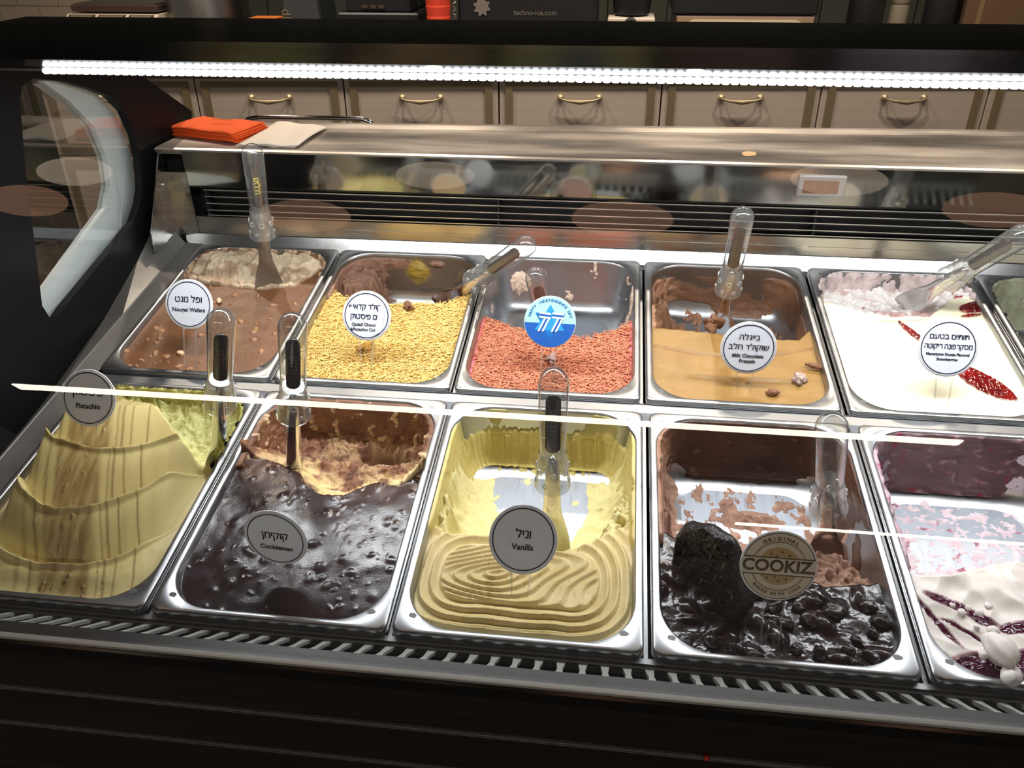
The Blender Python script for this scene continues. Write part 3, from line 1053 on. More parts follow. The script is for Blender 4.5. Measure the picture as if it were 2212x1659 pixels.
def res_qad(x, y, z, s):
    tr = torn(s, z, 60, 73); n = fbm(s * .5, z, 22, 3, 77)
    m_ = sm(0.14, 0.02, x) * 1.0 + n * .6 - 0.35 + 0.25 * tr - 2.0 * sm(0.24, 0.19, y) - 2 * sm(-0.010 + .004 * n, -0.004, z)
    b1 = np.exp(-(((x - .132) / .017) ** 2 + ((z + .030) / .017) ** 2)) * sm(.3, .33, y)
    b2 = np.exp(-(((x - .166) / .012) ** 2 + ((z + .016) / .006) ** 2)) * sm(.3, .33, y)
    mm = np.maximum(m_, np.maximum(b1, b2) * 1.2 + .3 * tr - .5)
    film = sm(-.1, .2, n + .1 * tr) * .1
    flm = (z > -.062 + .006 * n) & (z < -.004) & (y > .25)
    th = np.where(mm > 0.0, 0.001 + 0.005 * np.clip(mm * 2, 0, 1) * (.7 + .5 * tr), np.where(flm, .0005, -0.001))
    col = mix(SL(84, 56, 42), SL(146, 108, 88), np.clip(.5 + tr, 0, 1))
    col = np.where((mm <= 0)[..., None], mix(SL(86, 70, 56), SL(104, 86, 70), np.clip(.5 + n, 0, 1)), col)
    col = mix(col, SL(150, 122, 44), sm(.2, .5, b1 + .3 * tr))
    return th, col, np.full_like(x, 0.5)


g_qad = gelato(1, 1, 'kadaif_gelato', 'gelato covered with golden yellow shredded pastry strands, back row second from left', 'gelato', f_qad, GM,
               200, 280, res_qad)


def f_ind(x, y, d):
    back, H = h_ind(x, y)
    r_ = torn(x, y, 60, 84)
    t = sm(-0.002, 0.006, back)
    hb = -0.0930 + 0.06 * np.exp(-np.maximum(back, 0) / 0.008) + .006 * np.clip(fbm(x, y, 30, 4, 3) - .05, 0, 1)
    h = H * (1 - t) + hb * t
    col = mix(C(x, (200, 112, 88)), C(x, (206, 178, 166)), sm(0.0, 0.012, back))
    col = mix(col, SL(240, 128, 142), sm(0.010, 0.004, d) * (1 - t))
    return h, col, 0.5 + 0 * x


def res_ind(x, y, z, s):
    tr = torn(s, z, 70, 93); n = fbm(s * .7, z, 30, 4, 97)
    side = sm(.225, .245, x) * sm(.33, .28, y)
    b1 = np.exp(-(((x - .05) / .018) ** 2 + ((z + .042) / .020) ** 2)) * sm(.28, .3, y)
    m_ = n + .2 * tr - .42 + side * .35 - 2.0 * sm(0.21, 0.17, y) - 2 * sm(-0.010, -0.004, z)
    mm = np.maximum(m_, b1 * 1.3 + .4 * tr - .55)
    dr = np.exp(-((x - .176) / .0016) ** 2) * sm(-.020, -.017, z) * sm(.3, .33, y) * sm(-.001, -.002, z)
    mm = np.maximum(mm, dr - .3)
    th = np.where(mm > 0.0, 0.0006 + 0.0055 * np.clip(mm * 2, 0, 1) * (.6 + .5 * tr), -0.001)
    col = mix(SL(170, 128, 120), SL(228, 204, 180), np.clip(.5 + tr, 0, 1))
    return th, col, np.full_like(x, 0.5)


g_ind = gelato(1, 2, 'strawberry_strand_gelato', 'gelato covered with orange-pink strands, back row third from left', 'gelato', f_ind, GM,
               200, 280, res_ind)


def strands(parent, fh, n, colr, length, rad, seed, ymax_off=0.0, lift=0.0022, edge=0.004):
    rg = np.random.RandomState(seed)
    x = rg.uniform(X0, X1, n * 3); y = rg.uniform(Y0, 0.27, n * 3)
    d = dist_in(x, y)
    back, H = fh(x, y)
    ok = (d > edge) & (back < ymax_off + rg.uniform(-0.004, 0.003, n * 3))
    x, y, H = x[ok][:n], y[ok][:n], H[ok][:n]
    n = len(x)
    L = rg.uniform(*length, n); th = rg.normal(0.1, 1.0, n)
    bend = rg.normal(0, 0.9, n); zz = H + rg.uniform(0.0002, lift, n)
    tilt = rg.normal(0, 0.14, n)
    K = 5
    u = np.linspace(-0.5, 0.5, K)
    ang = th[:, None] + bend[:, None] * u[None, :] * 1.4
    dx = np.cos(ang) * L[:, None] / (K - 1); dy_ = np.sin(ang) * L[:, None] / (K - 1)
    px = x[:, None] + np.cumsum(dx, 1) - dx.sum(1)[:, None] / 2
    py = y[:, None] + np.cumsum(dy_, 1) - dy_.sum(1)[:, None] / 2
    dd = dist_in(px, py)
    keep = (dd > 0.0018).all(1)
    px, py, ang, zz, tilt, L = px[keep], py[keep], ang[keep], zz[keep], tilt[keep], L[keep]
    n = len(px)
    pz = zz[:, None] + tilt[:, None] * u[None, :] * L[:, None] - 0.0010 * (2 * u[None, :]) ** 2
    r = rad * np.array([0.55, 1, 1, 1, 0.55])[None, :] * rg.uniform(.8, 1.2, n)[:, None]
    vs = np.zeros((n, K, 3, 3))
    for k in range(3):
        a = 2 * np.pi * k / 3 + np.pi / 2
        vs[:, :, k, 0] = px - np.sin(ang) * np.cos(a) * r
        vs[:, :, k, 1] = py + np.cos(ang) * np.cos(a) * r
        vs[:, :, k, 2] = pz + np.sin(a) * r
    base = (np.arange(n) * K * 3)[:, None, None]
    ii = np.arange(K - 1)[None, :, None] * 3
    kk = np.arange(3)[None, None, :]
    k2 = (kk + 1) % 3
    q = np.stack([base + ii + kk, base + ii + k2, base + ii + 3 + k2, base + ii + 3 + kk], -1).reshape(-1, 4)
    c0, c1, c2 = colr
    tt = rg.rand(n)
    cc = mix(SL(*c0), SL(*c1), tt)
    cc = np.where((rg.rand(n) < 0.12)[:, None], SL(*c2)[None, :], cc)
    cc = np.repeat(cc[:, None, :], K * 3, 1).reshape(-1, 3)
    cc = np.concatenate([cc, np.full((len(cc), 1), 0.5)], 1)
    o = nmesh('strands', vs.reshape(-1, 3), q, GM, parent, None, True, cc)
    tag(o, kind='stuff')


strands(g_qad, h_qad, 8200, ((234, 196, 112), (246, 216, 140), (222, 178, 84)), (0.006, 0.013), 0.00078, 3, edge=.002, lift=.0036)
strands(g_ind, h_ind, 6800, ((204, 126, 92), (214, 142, 106), (186, 104, 80)), (0.006, 0.013), 0.00082, 4, edge=0.006, lift=.0036)

# ---- milk chocolate pretzels (caramel)
def f_milk(x, y, d):
    yb = np.interp(x, [0, .011, .055, .115, .194, .22, .249], [.196, .182, .178, .171, .166, .168, .205])
    r_ = torn(x, y, 55, 74)
    yb = yb + 0.002 * fbm(x, y, 40, 3, 15)
    back = y - yb
    t = sm(-0.001, 0.004, back)
    yr = np.interp(x, [0, .013, .072, .13, .161, .235, .249], [.140, .136, .122, .120, .121, .148, .155]) + .001 * fbm(x, y, 60, 2, 3)
    H = -0.012 + 0.0006 * fbm(x, y, 40, 3, 6) + 0.0035 * sm(-0.001, 0.003, y - yr) * sm(.25, .0, np.abs(x - .12)) 
    groove = np.exp(-((y - 0.070) / 0.004) ** 2) * sm(.05, .08, x) * sm(.2, .17, x)
    H = H - 0.0030 * groove
    dent = np.exp(-(((x - .125) / .008) ** 2 + ((y - .068) / .005) ** 2))
    H = H - 0.006 * dent + .003 * np.exp(-(((x - .138) / .006) ** 2 + ((y - .064) / .003) ** 2))
    hb = -0.0900 + 0.05 * np.exp(-np.maximum(back, 0) / 0.005)
    res = fbm(x, y, 30, 4, 12) + .3 * r_
    hb = np.maximum(hb, -0.090 + .010 * np.clip(res - .05, 0, 1) + 0.02 * sm(.1, .4, res) * r_)
    left = np.exp(-np.maximum(x - 0.030 - 0.016 * fbm(x, y, 30, 3, 9), 0) / 0.009)
    hb = np.maximum(hb, -0.090 + 0.060 * left * (.75 + .35 * r_))
    h = H * (1 - t) + hb * t
    cm = mix(SL(138, 102, 48), SL(150, 114, 56), np.clip(.5 + fbm(x, y, 24, 3, 1), 0, 1))
    sp = sm(0.36, 0.46, fbm(x, y, 130, 3, 71))
    cm = mix(cm, SL(120, 92, 48), sp * .55)
    cm = mix(cm, SL(128, 72, 30), np.exp(-((y - yr + .0015) / .0016) ** 2) * sm(.5, -.1, fbm(x, y, 30, 2, 9)) * .7)
    bc = mix(SL(96, 64, 46), SL(162, 118, 88), np.clip(.5 + r_, 0, 1))
    return h, mix(cm, bc, t), 0.42 + 0.18 * t


def res_milk(x, y, z, s):
    tr = torn(s * .7, z, 50, 103); n = fbm(s * .5, z, 18, 4, 107)
    lf = sm(.07, .02, x)
    m_ = .12 + n * .9 + .35 * tr + lf * .5 - 2.0 * sm(0.19, 0.14, y) - 2 * sm(-0.018 + .012 * n, -0.012 + .012 * n, z)
    m_ = m_ - .6 * sm(.012, .03, x) * sm(.14, .08, x) * sm(-.06, -.07, z)
    th = np.where(m_ > 0.0, 0.0008 + 0.0045 * np.clip(m_, 0, 1) * (.6 + .7 * tr), -0.001)
    th = np.where(m_ > 0, th + lf * .004 * np.clip(tr, 0, 1), th)
    flm = (z > -.055 + .006 * n) & (z < -.003) & (y > .25) & (m_ <= 0)
    th = np.where(flm, .0005, th)
    col = mix(SL(76, 50, 36), SL(120, 84, 60), np.clip(.4 + n + .5 * tr, 0, 1))
    col = mix(col, SL(164, 120, 90), lf * sm(-.1, .3, tr))
    col = np.where(flm[..., None], mix(SL(70, 56, 46), SL(92, 74, 60), np.clip(.5 + n, 0, 1)), col)
    return th, col, np.full_like(x, 0.45)


gelato(1, 3, 'caramel_gelato', 'smooth caramel coloured milk chocolate gelato, brown smears on the wall behind', 'gelato', f_milk, GM,
       210, 290, res_milk)

# ---- mascarpone
def f_masc(x, y, d):
    yb = np.interp(x, [0, .021, .058, .102, .163, .208, .249], [.275, .268, .248, .235, .243, .295, .30])
    r_ = torn(x, y, 50, 94)
    yb = yb + 0.005 * fbm(x, y, 40, 3, 15)
    back = y - yb
    t = sm(-0.001, 0.005, back)
    H = -0.010 + 0.0006 * fbm(x, y, 14, 3, 6)
    H = H + 0.0022 * sm(0.228, 0.236, y + .01 * np.sin(x * 20)) * sm(.2, .1, x)
    hb = -0.020 + 0.012 * np.exp(-d / .02) + .012 * r_ - .02 * sm(0.02, .06, back)
    h = H * (1 - t) + hb * t
    s1 = fbm(x, y, 30, 3, 41)
    def blob(cx, cy, rx, ry, th):
        c_, s_ = math.cos(th), math.sin(th)
        a = (x - cx) * c_ + (y - cy) * s_; b = -(x - cx) * s_ + (y - cy) * c_
        return (a / rx) ** 2 + (b / ry) ** 2 + 0.6 * s1
    jam = np.minimum.reduce([blob(.125, .197, .034, .0075, -1.15), blob(.190, .086, .048, .021, -.95), blob(.232, .272, .026, .014, .5),
                             blob(.222, .250, .018, .004, .3)])
    ja = sm(1.0, 0.82, jam)
    h = h + ja * (0.0022 + 0.0016 * ridged(x, y, 110, 3, 7)) - .001 * ja
    wh = mix(SL(236, 228, 196), SL(244, 238, 214), np.clip(.5 + fbm(x, y, 12, 2, 1), 0, 1))
    rj = mix(SL(138, 26, 22), SL(82, 10, 16), np.clip(.5 + fbm(x, y, 40, 3, 2), 0, 1))
    bc = mix(SL(206, 188, 182), SL(240, 236, 230), np.clip(.55 + r_, 0, 1))
    bc = mix(bc, SL(176, 104, 100), sm(.05, .4, fbm(x * .7 + y * .5, y, 22, 3, 17)) * .7)
    bc = mix(bc, SL(160, 60, 40), sm(.36, .46, fbm(x, y, 30, 3, 27)))
    line = np.exp(-((y - .2335 + .01 * np.sin(x * 20)) / .0012) ** 2) * sm(.06, .09, x) * sm(.17, .14, x)
    wh = mix(wh, SL(186, 110, 80), line * .7)
    col = mix(mix(wh, bc, t), rj, ja)
    return h, col, (0.44 + .17 * t) * (1 - ja) + 0.10 * ja


gelato(1, 4, 'mascarpone_gelato', 'smooth ivory white mascarpone gelato with dark red jam strips, back row at the right', 'gelato', f_masc, GM,
       210, 290, res_simple((126, 106, 104), (218, 200, 196), -0.2, 0.004, 26, 9, 0.26, tearscale=45))


def f_last(x, y, d):
    yb = np.interp(x, [0, .1, .249], [.12, .11, .12])
    r_ = torn(x, y, 50, 114)
    t = sm(-0.001, 0.006, y - yb)
    H = -0.014 + 0.001 * fbm(x, y, 30, 3, 6)
    hb = -0.0905 + 0.06 * np.exp(-np.maximum(y - yb, 0) / 0.01)
    left = np.exp(-np.maximum(x - 0.018 - 0.01 * fbm(x, y, 30, 3, 9), 0) / 0.008) * sm(.3, .2, y)
    hb = np.maximum(hb, -0.09 + 0.07 * left * (.8 + .3 * r_))
    return H * (1 - t) + hb * t, mix(SL(206, 206, 196), SL(232, 234, 226), np.clip(.5 + r_, 0, 1)), 0.45 + 0 * x


gelato(1, 5, 'pale_gelato', 'pale grey-white gelato at the far right of the back row, mostly cut off', 'gelato', f_last, GM, 120, 170,
       res_simple((104, 104, 82), (150, 152, 128), -0.3, 0.0015, 20, 12, 0.12, tearscale=50))

# ---------------------------------------------------------------- scoops (paddles) standing in the gelato
def pan_pt(p):
    return PANM @ Vector(p)


def make_scoop(label, base, tip, blade_w=0.040, blade_mat='chrome', facing=None, letters='plain', insert=True, roll=0.0, sink=0.0):
    B = pan_pt(base); T_ = pan_pt(tip)
    B = B - (T_ - B).normalized() * sink
    ax = (T_ - B); L = ax.length; ax.normalize()
    tocam = Vector(facing) if facing else (CAMPOS - (B + T_) / 2)
    nz = (tocam - ax * tocam.dot(ax)).normalized()
    xx = ax.cross(nz).normalized()
    R_ = Matrix(((xx.x, nz.x, ax.x, B.x), (xx.y, nz.y, ax.y, B.y), (xx.z, nz.z, ax.z, B.z), (0, 0, 0, 1)))
    # local: X right, Y toward the viewer, Z along the handle
    root = empty('gelato_paddle', label, 'paddle', 'gelato paddles with clear handles', R_ @ Matrix.Rotation(roll, 4, 'Z'))
    HL = 0.150                      # handle length
    z1 = L; z0 = L - HL
    cz = z0 + 0.046                 # top of the collar
    # handle (solid clear plastic)
    prof = [(0.0135, z0 + 0.046), (0.0140, z0 + 0.052), (0.0146, z0 + 0.075)]
    for k in range(0, 9):
        a = k / 8 * math.pi / 2
        prof.append((0.0158 * math.cos(a) + (0.0003 if k == 8 else 0), z1 - 0.0168 + 0.0168 * math.sin(a)))
    mb = MB().lathe(prof, 28)
    mb.build('handle', M['acrylic'], root, smooth=True)
    # collar: flared clear sleeve with little round bosses
    col = [(0.0150, z0 + 0.046), (0.0158, z0 + 0.040), (0.0192, z0 + 0.006), (0.0200, z0 + 0.003), (0.0200, z0), (0.0186, z0),
           (0.0140, z0 + 0.040), (0.0132, z0 + 0.046)]
    c = MB().lathe(col, 28, cap=False)
    cl = c.build('collar', M['acrylic_thin'], root, smooth=True)
    for j in range(2):
        for k in range(7):
            a = k / 7 * 2 * math.pi + j * 0.45 + math.pi / 2
            rr_ = (0.0178 if j == 0 else 0.0190)
            zz = z0 + (0.026 if j == 0 else 0.011)
            bx = MB()
            ring = []
            ctr = Vector((math.cos(a) * rr_, math.sin(a) * rr_, zz)); nn = Vector((math.cos(a), math.sin(a), 0)); tt = Vector((-math.sin(a), math.cos(a), 0))
            rad = 0.0036 if j == 0 else 0.0024
            for q in range(11):
                b = q / 10 * 2 * math.pi
                ring.append(ctr + tt * math.cos(b) * rad + Vector((0, 0, 1)) * math.sin(b) * rad)
            bx.tube(ring, 0.0006, 5)
            bx.build('boss', M['chrome_dull'] if 'chrome_dull' in M else M['chrome'], cl)
    # insert plate with print
    if insert:
        hw, za, zb = 0.0078, z0 + 0.054, z1 - 0.023
        poly = []
        for k in range(9):
            a = math.pi * k / 8; poly.append((hw * math.cos(a), zb - hw + hw * math.sin(a)))
        for k in range(9):
            a = math.pi + math.pi * k / 8; poly.append((hw * math.cos(a), za + hw + hw * math.sin(a)))
        ip = MB().prism(poly, 0.0108, 0.0128, 'y').build('insert', M['insert'], root)
        if letters:
            lm = M['gold'] if letters == 'gold' else M['gold_dull']
            c_ = Matrix.Translation((0.0, 0.0130, (za + zb) / 2)) @ Matrix(((0, 1, 0, 0), (0, 0, 1, 0), (1, 0, 0, 0), (0, 0, 0, 1)))
            text('גולדה', 0.0118, lm, ip, rtl=True, bold=0.00035, mx=c_, name='lettering')
    # steel neck and blade (a slightly dished spatula)
    rows = []
    segs = [(0.0, blade_w), (0.012, blade_w * 1.02), (0.030, blade_w * .98), (0.046, blade_w * 0.80), (0.060, blade_w * 0.60), (0.072, 0.0185), (L - HL + 0.044, 0.0170)]
    nb = 14
    vs = []; fs = []
    for zc, wd in segs:
        flat = sm(0.085, 0.03, np.array(zc)).item()
        for k in range(nb):
            a = 2 * math.pi * k / nb
            ry = 0.0085 * (1 - flat) + 0.0011 * flat
            x_ = math.cos(a) * wd / 2
            y_ = math.sin(a) * ry + flat * 0.010 * ((2 * x_ / blade_w) ** 2 - 0.6)
            vs.append((x_, y_, zc))
    for i in range(len(segs) - 1):
        for k in range(nb):
            l = (k + 1) % nb
            fs.append((i * nb + k, i * nb + l, (i + 1) * nb + l, (i + 1) * nb + k))
    fs.append(tuple(range(nb - 1, -1, -1)))
    fs.append(tuple(range((len(segs) - 1) * nb, len(segs) * nb)))
    bl = nmesh('blade', vs, fs, M[blade_mat], root, smooth=True)
    md = bl.modifiers.new('s', 'SUBSURF'); md.levels = 2; md.render_levels = 2
    return root


M['chrome_dull'] = mat('boss_edge', (0.75, 0.75, 0.73, 1), 0.25, 0.6)
M['gold_dull'] = mat('worn_print', S(92, 82, 58), 0.5)
M['frost'] = mat('soiled_blade', S(150, 140, 128), 0.35, 0.7, bump=(160, 0.8))

make_scoop('clear paddle standing upright in the brown nougat gelato, back row left', (.161, .626, -.030), (.190, .625, .233), 0.046, 'frost', letters='gold')
make_scoop('clear paddle leaning right out of the yellow strand gelato', (.432, .656, -.055), (.599, .578, .119), 0.040, 'chrome', letters='dull')
make_scoop('clear paddle behind the blue star badge', (.622, .600, -.080), (.6044, .550, .0882), 0.036, 'chrome', letters='gold')
make_scoop('clear paddle standing in the caramel gelato', (.885, .620, -.075), (.883, .569, .185), 0.046, 'chrome', letters='dull')
make_scoop('clear paddle leaning right over the white mascarpone, at the right edge', (1.163, .674, -.030), (1.234, .542, .180), 0.040, 'chrome', letters='dull')
make_scoop('clear paddle standing in the green part of the pistachio gelato', (.221, .256, -.040), (.295, .241, .208), 0.036, 'chrome', letters='dull', sink=.035)
make_scoop('clear paddle stuck in the dark cookieman slab', (.330, .234, -.040), (.385, .219, .223), 0.036, 'chrome', letters='dull', sink=.040)
make_scoop('clear paddle behind the vanilla label', (.661, .160, -.060), (.660, .182, .199), 0.044, 'chrome', letters='dull')
make_scoop('clear paddle without visible insert, in the pan with the upright cookie', (.977, .192, -.070), (.925, .155, .181), 0.040, 'chrome', insert=False)

# ---------------------------------------------------------------- flavour labels
def annulus(r0, r1, z, n=64):
    vs = []; fs = []
    for k in range(n):
        a = 2 * math.pi * k / n
        vs += [(r0 * math.cos(a), r0 * math.sin(a), z), (r1 * math.cos(a), r1 * math.sin(a), z)]
    for k in range(n):
        j = (k + 1) % n
        fs.append((2 * k, 2 * k + 1, 2 * j + 1, 2 * j))
    return vs, fs


def make_tag(label, ctr, r, tilt, yaw=0.0, roll=0.0, drop=0.075, face='tag', ring=True, rimr=None, prongs=2, cat='flavour label'):
    P = pan_pt(ctr)
    mx = Matrix.Translation(P) @ Matrix.Rotation(math.radians(yaw), 4, 'Z') @ Matrix.Rotation(math.radians(90 - tilt), 4, 'X') @ \
        Matrix.Rotation(math.radians(roll), 4, 'Z')
    root = empty('flavour_label', label, cat, 'round flavour labels on clear prongs', mx)
    rimr = rimr or r + 0.0022
    MB().lathe([(rimr - .0006, -0.0022), (rimr, -0.0016), (rimr, -0.0004), (rimr - .0006, 0.0)], 64).build('backing', M['acrylic_back'], root, smooth=False)
    MB().lathe([(r, 0.0001), (r, 0.0006)], 64).build('disc', M[face], root)
    if ring:
        v, f = annulus(r * 0.925, r * 0.962, 0.0009)
        nmesh('border', v, f, M['ink'], root)
    for s in ((-1, 1) if prongs == 2 else (0,)):
        x0 = s * r * 0.30
        MB().tube([(x0, -r * 0.92, -0.001), (x0 * 0.9, -r - 0.012, -0.001), (x0 * 0.85, -r - drop * .55, -0.001), (x0 * .8, -r - drop * .7, -0.001)],
                  [0.0013, 0.0011, 0.0010, 0.0003], 6).build('prong', M['acrylic_thin'], root)
    return root


M['acrylic_back'] = mat('frosted_backing', (0.72, 0.74, 0.76, 1), 0.2, spec=0.5)
HEB = dict(rtl=True, bold=0.00016)

t = make_tag('white round label reading Pistachio, on the folded mound', (.0956, .235, .0757), .0325, 25, drop=.05)
text('פיסטוק', .0138, M['ink_b'], t, 0, .0070, .0010, **HEB)
text('Pistachio', .0088, M['ink_b'], t, 0, -.0100, .0010, bold=.00018)
t = make_tag('white round label reading Nougat Wafers', (.1234, .455, .067), .0330, 22, drop=.085)
text('ופל נוגט', .0130, M['ink'], t, 0, .0065, .0010, **HEB)
text('Nougat Wafers', .0078, M['ink'], t, 0, -.0080, .0010, bold=.00016)
t = make_tag('white round label with a peeling clear film, on the yellow strands', (.3784, .46, .0582), .0325, 22, drop=.07)
text('ויקולד קדאיף', .0108, M['ink'], t, -.0005, .0120, .0010, **HEB, sx=.92)
text('ים פיסטוק', .0112, M['ink'], t, -.0030, -.0015, .0010, **HEB, sx=.92)
text('Qadaif Chocolat', .0060, M['ink'], t, -.001, -.0125, .0010, bold=.00008)
text('&Pistachio Cream', .0060, M['ink'], t, -.001, -.0195, .0010, bold=.00008)
MB().prism([(.012, -.026), (.021, -.022), (.0265, .010), (.024, .019), (.019, .014), (.014, -.010)], .0012, .0016, 'z').build('peeling_film', M['tag'], t)
t = make_tag('white round label reading Milk Chocolate Pretzels, in the caramel gelato', (.8973, .445, .0458), .0340, 8, drop=.045)
text('בייגלה', .0112, M['ink_b'], t, 0, .0150, .0010, **HEB)
text('שוקולד חלב', .0112, M['ink_b'], t, 0, .0015, .0010, **HEB)
text('Milk Chocolate', .0066, M['ink_b'], t, 0, -.0105, .0010, bold=.00012)
text('Pretzels', .0066, M['ink_b'], t, 0, -.0180, .0010, bold=.00012)
t = make_tag('white round label reading Mascarpone Ricotta Flavored Strawberries', (1.1457, .45, .0577), .0350, 22, drop=.06)
text('תותים בטעם', .0100, M['ink'], t, 0, .0145, .0010, **HEB)
text('מסקרפונה ריקוטה', .0100, M['ink'], t, 0, .0020, .0010, sx=.84, **HEB)
text('Mascarpone Ricotta Flavored', .0050, M['ink'], t, 0, -.0080, .0010, bold=.00012, sx=.9)
text('Strawberries', .0050, M['ink'], t, 0, -.0145, .0010, bold=.00012)
t = make_tag('white round label reading Cookieman, in the dark slab', (.3799, .072, .0425), .0325, 2, yaw=-4, drop=.03)
text('קוקימן', .0128, M['ink_b'], t, 0, .0040, .0010, **HEB)
text('Cookieman', .0078, M['ink_b'], t, 0, -.0115, .0010, bold=.00018)
t = make_tag('white round label reading Vanilla, in front of a paddle', (.6371, .09, .0493), .0330, 36, drop=.035)
text('וניל', .0130, M['ink_b'], t, 0, .0050, .0010, **HEB)
text('Vanilla', .0084, M['ink_b'], t, 0, -.0080, .0010, bold=.00018)

# round brown cookie-logo label
M['kraft'] = mat('kraft_disc', S(196, 184, 164), 0.6)
M['kraft_ink'] = mat('kraft_ink', S(74, 58, 42), 0.6)
M['cookie_print'] = mat('cookie_print', S(166, 140, 96), 0.6)
t = make_tag('beige round label with the word COOKIZ across a printed cookie', (.8855, .070, .0621), .0340, 16, drop=.075, face='kraft', ring=False)
for a_, b_ in ((.955, .975), (.70, .715), (.735, .742)):
    v, f = annulus(.0352 * a_, .0352 * b_, .0009); nmesh('border', v, f, M['kraft_ink'], t)
MB().lathe([(.0195, .0007), (.0195, .0009)], 48).build('printed_cookie', M['cookie_print'], t)
MB().box(-.0345, .0345, -.0082, .0082, .00095, .00115).build('banner', M['kraft'], t)
for yy in (-.0088, .0088):
    MB().box(-.0325, .0325, yy - .0004, yy + .0004, .00095, .0013).build('rule', M['kraft_ink'], t)
text('COOKIZ.', .0170, M['kraft_ink'], t, 0, 0, .0014, bold=.0005, sx=.98)
arc_text('ORIGINAL', .0052, M['kraft_ink'], t, .0225 * 1.28, math.pi / 2, .155, .0011, bold=.0001)
arc_text('BAKED WITH LOVE', .0042, M['kraft_ink'], t, .0225 * 1.28, -math.pi / 2, .115, .0011, inward=True, bold=.0001)
cb = MB()
for cx_, cy_ in ((-.008, .0125), (.002, .0150), (.009, .0118), (-.010, -.0125), (.001, -.0150), (.008, -.0125), (-.003, .0105), (-.003, -.0108)):
    cb.lathe([(.0011, .0010), (.0011, .0012)], 8, Matrix.Translation((cx_, cy_, 0)))
cb.build('printed_chips', M['kraft_ink'], t)

# blue independence day badge
M['mint'] = mat('badge_mint', S(168, 222, 206), 0.5)
M['cobalt'] = mat('badge_blue', S(28, 92, 178), 0.5)
M['star_a'] = mat('star_blue', S(46, 150, 214), 0.5)
M['star_b'] = mat('star_blue_deep', S(22, 112, 190), 0.5)
M['white_print'] = mat('white_print', S(240, 244, 250), 0.5)
t = make_tag('round blue and mint badge with a star and the number 77', (.6333, .465, .0591), .0345, 22, drop=.07, face='mint', ring=False, rimr=.0352)
poly = [(.0345 * math.cos(a), .0345 * math.sin(a)) for a in [math.radians(180 + k * 7.5) for k in range(25)]]
poly = [(p[0], p[1] - 0.0) for p in poly]
MB().prism([(.0345 * math.cos(math.radians(a)), .0345 * math.sin(math.radians(a))) for a in np.linspace(183, 357, 40)], .0006, .0009, 'z').build('blue_field', M['cobalt'], t)
R0 = .0235
for s in (1, -1):
    q = MB()
    pts = [(R0 * math.cos(math.radians(90 * s + 120 * k)), R0 * math.sin(math.radians(90 * s + 120 * k))) for k in range(3)]
    if s < 0: pts = pts[::-1]
    q.prism(pts, .0009, .0011 + .0001 * s, 'z')
    q.build('star', M['star_a'] if s > 0 else M['star_b'], t)
def digit7(ox):
    q = MB(); wq = MB()
    for k, yk in enumerate((.0105, .0078, .0051)):
        (wq if k != 1 else q).prism([(ox - .0085, yk), (ox + .0075, yk - .001), (ox + .0075, yk + .0014), (ox - .0085, yk + .0024)], .0013, .0016, 'z')
    for k in range(3):
        xo = ox + .0042 - k * .0028
        (wq if k != 1 else q).prism([(xo + .0000, .0050), (xo - .0085, -.0135), (xo - .0060, -.0135), (xo + .0026, .0050)], .0013, .0016, 'z')
    wq.build('digit', M['white_print'], t)
    q.build('digit_stripe', M['cobalt'], t)
digit7(-.0065); digit7(.0115)
arc_text('HAPPY INDEPENDENCE DAY', .0052, M['cobalt'], t, .0292, math.pi / 2, .123, .0010, bold=.0001)

# ---------------------------------------------------------------- things lying in the gelato
def rock(name, label, cat, group, loc, size, m, seed, stretch=(1, 1, .7), parent=None, rough=.25):
    import bmesh
    bm = bmesh.new()
    bmesh.ops.create_icosphere(bm, subdivisions=3, radius=1.0)
    for v in bm.verts:
        c = v.co.copy()
        n = perlin(np.array([c.x * 1.3 + c.z]), np.array([c.y * 1.3 - c.z * .7]), seed)[0] + .5 * perlin(np.array([c.x * 3 + c.z * 2]), np.array([c.y * 3]), seed + 1)[0]
        v.co = c * (1 + rough * n)
        v.co.x *= stretch[0] * size; v.co.y *= stretch[1] * size; v.co.z *= stretch[2] * size
    me = bpy.data.meshes.new(name); bm.to_mesh(me); bm.free()
    me.polygons.foreach_set('use_smooth', [True] * len(me.polygons))
    me.materials.append(m)
    o = bpy.data.objects.new(name, me)
    mx = Matrix.Translation(Vector(loc)) @ Matrix.Rotation(seed * 1.7, 4, 'Z')
    link(o, parent, (PANM @ mx) if parent is None else mx)
    return tag(o, label, cat, group)


M['choc_lump'] = mat('glossy_chocolate', S(40, 28, 28), 0.24, bump=(120, .4))
M['cookie_dark'] = mat('dark_cookie', S(30, 22, 21), 0.30, bump=(200, 1.0))
M['sliver'] = mat('pale_streak', S(112, 92, 80), 0.35)
M['chip'] = mat('chocolate_chip', S(20, 14, 15), 0.12)
M['meringue'] = mat('meringue', S(240, 232, 226), 0.7)
M['almond'] = mat('almond', S(232, 196, 158), 0.55)
M['crumb_w'] = mat('pale_crumb', S(200, 172, 164), 0.6, bump=(500, 1))
M['crumb_b'] = mat('brown_crumb', S(132, 90, 64), 0.6, bump=(500, 1))
M['crumb_k'] = mat('kadaif_crumb', S(190, 142, 60), 0.6, bump=(500, 1))

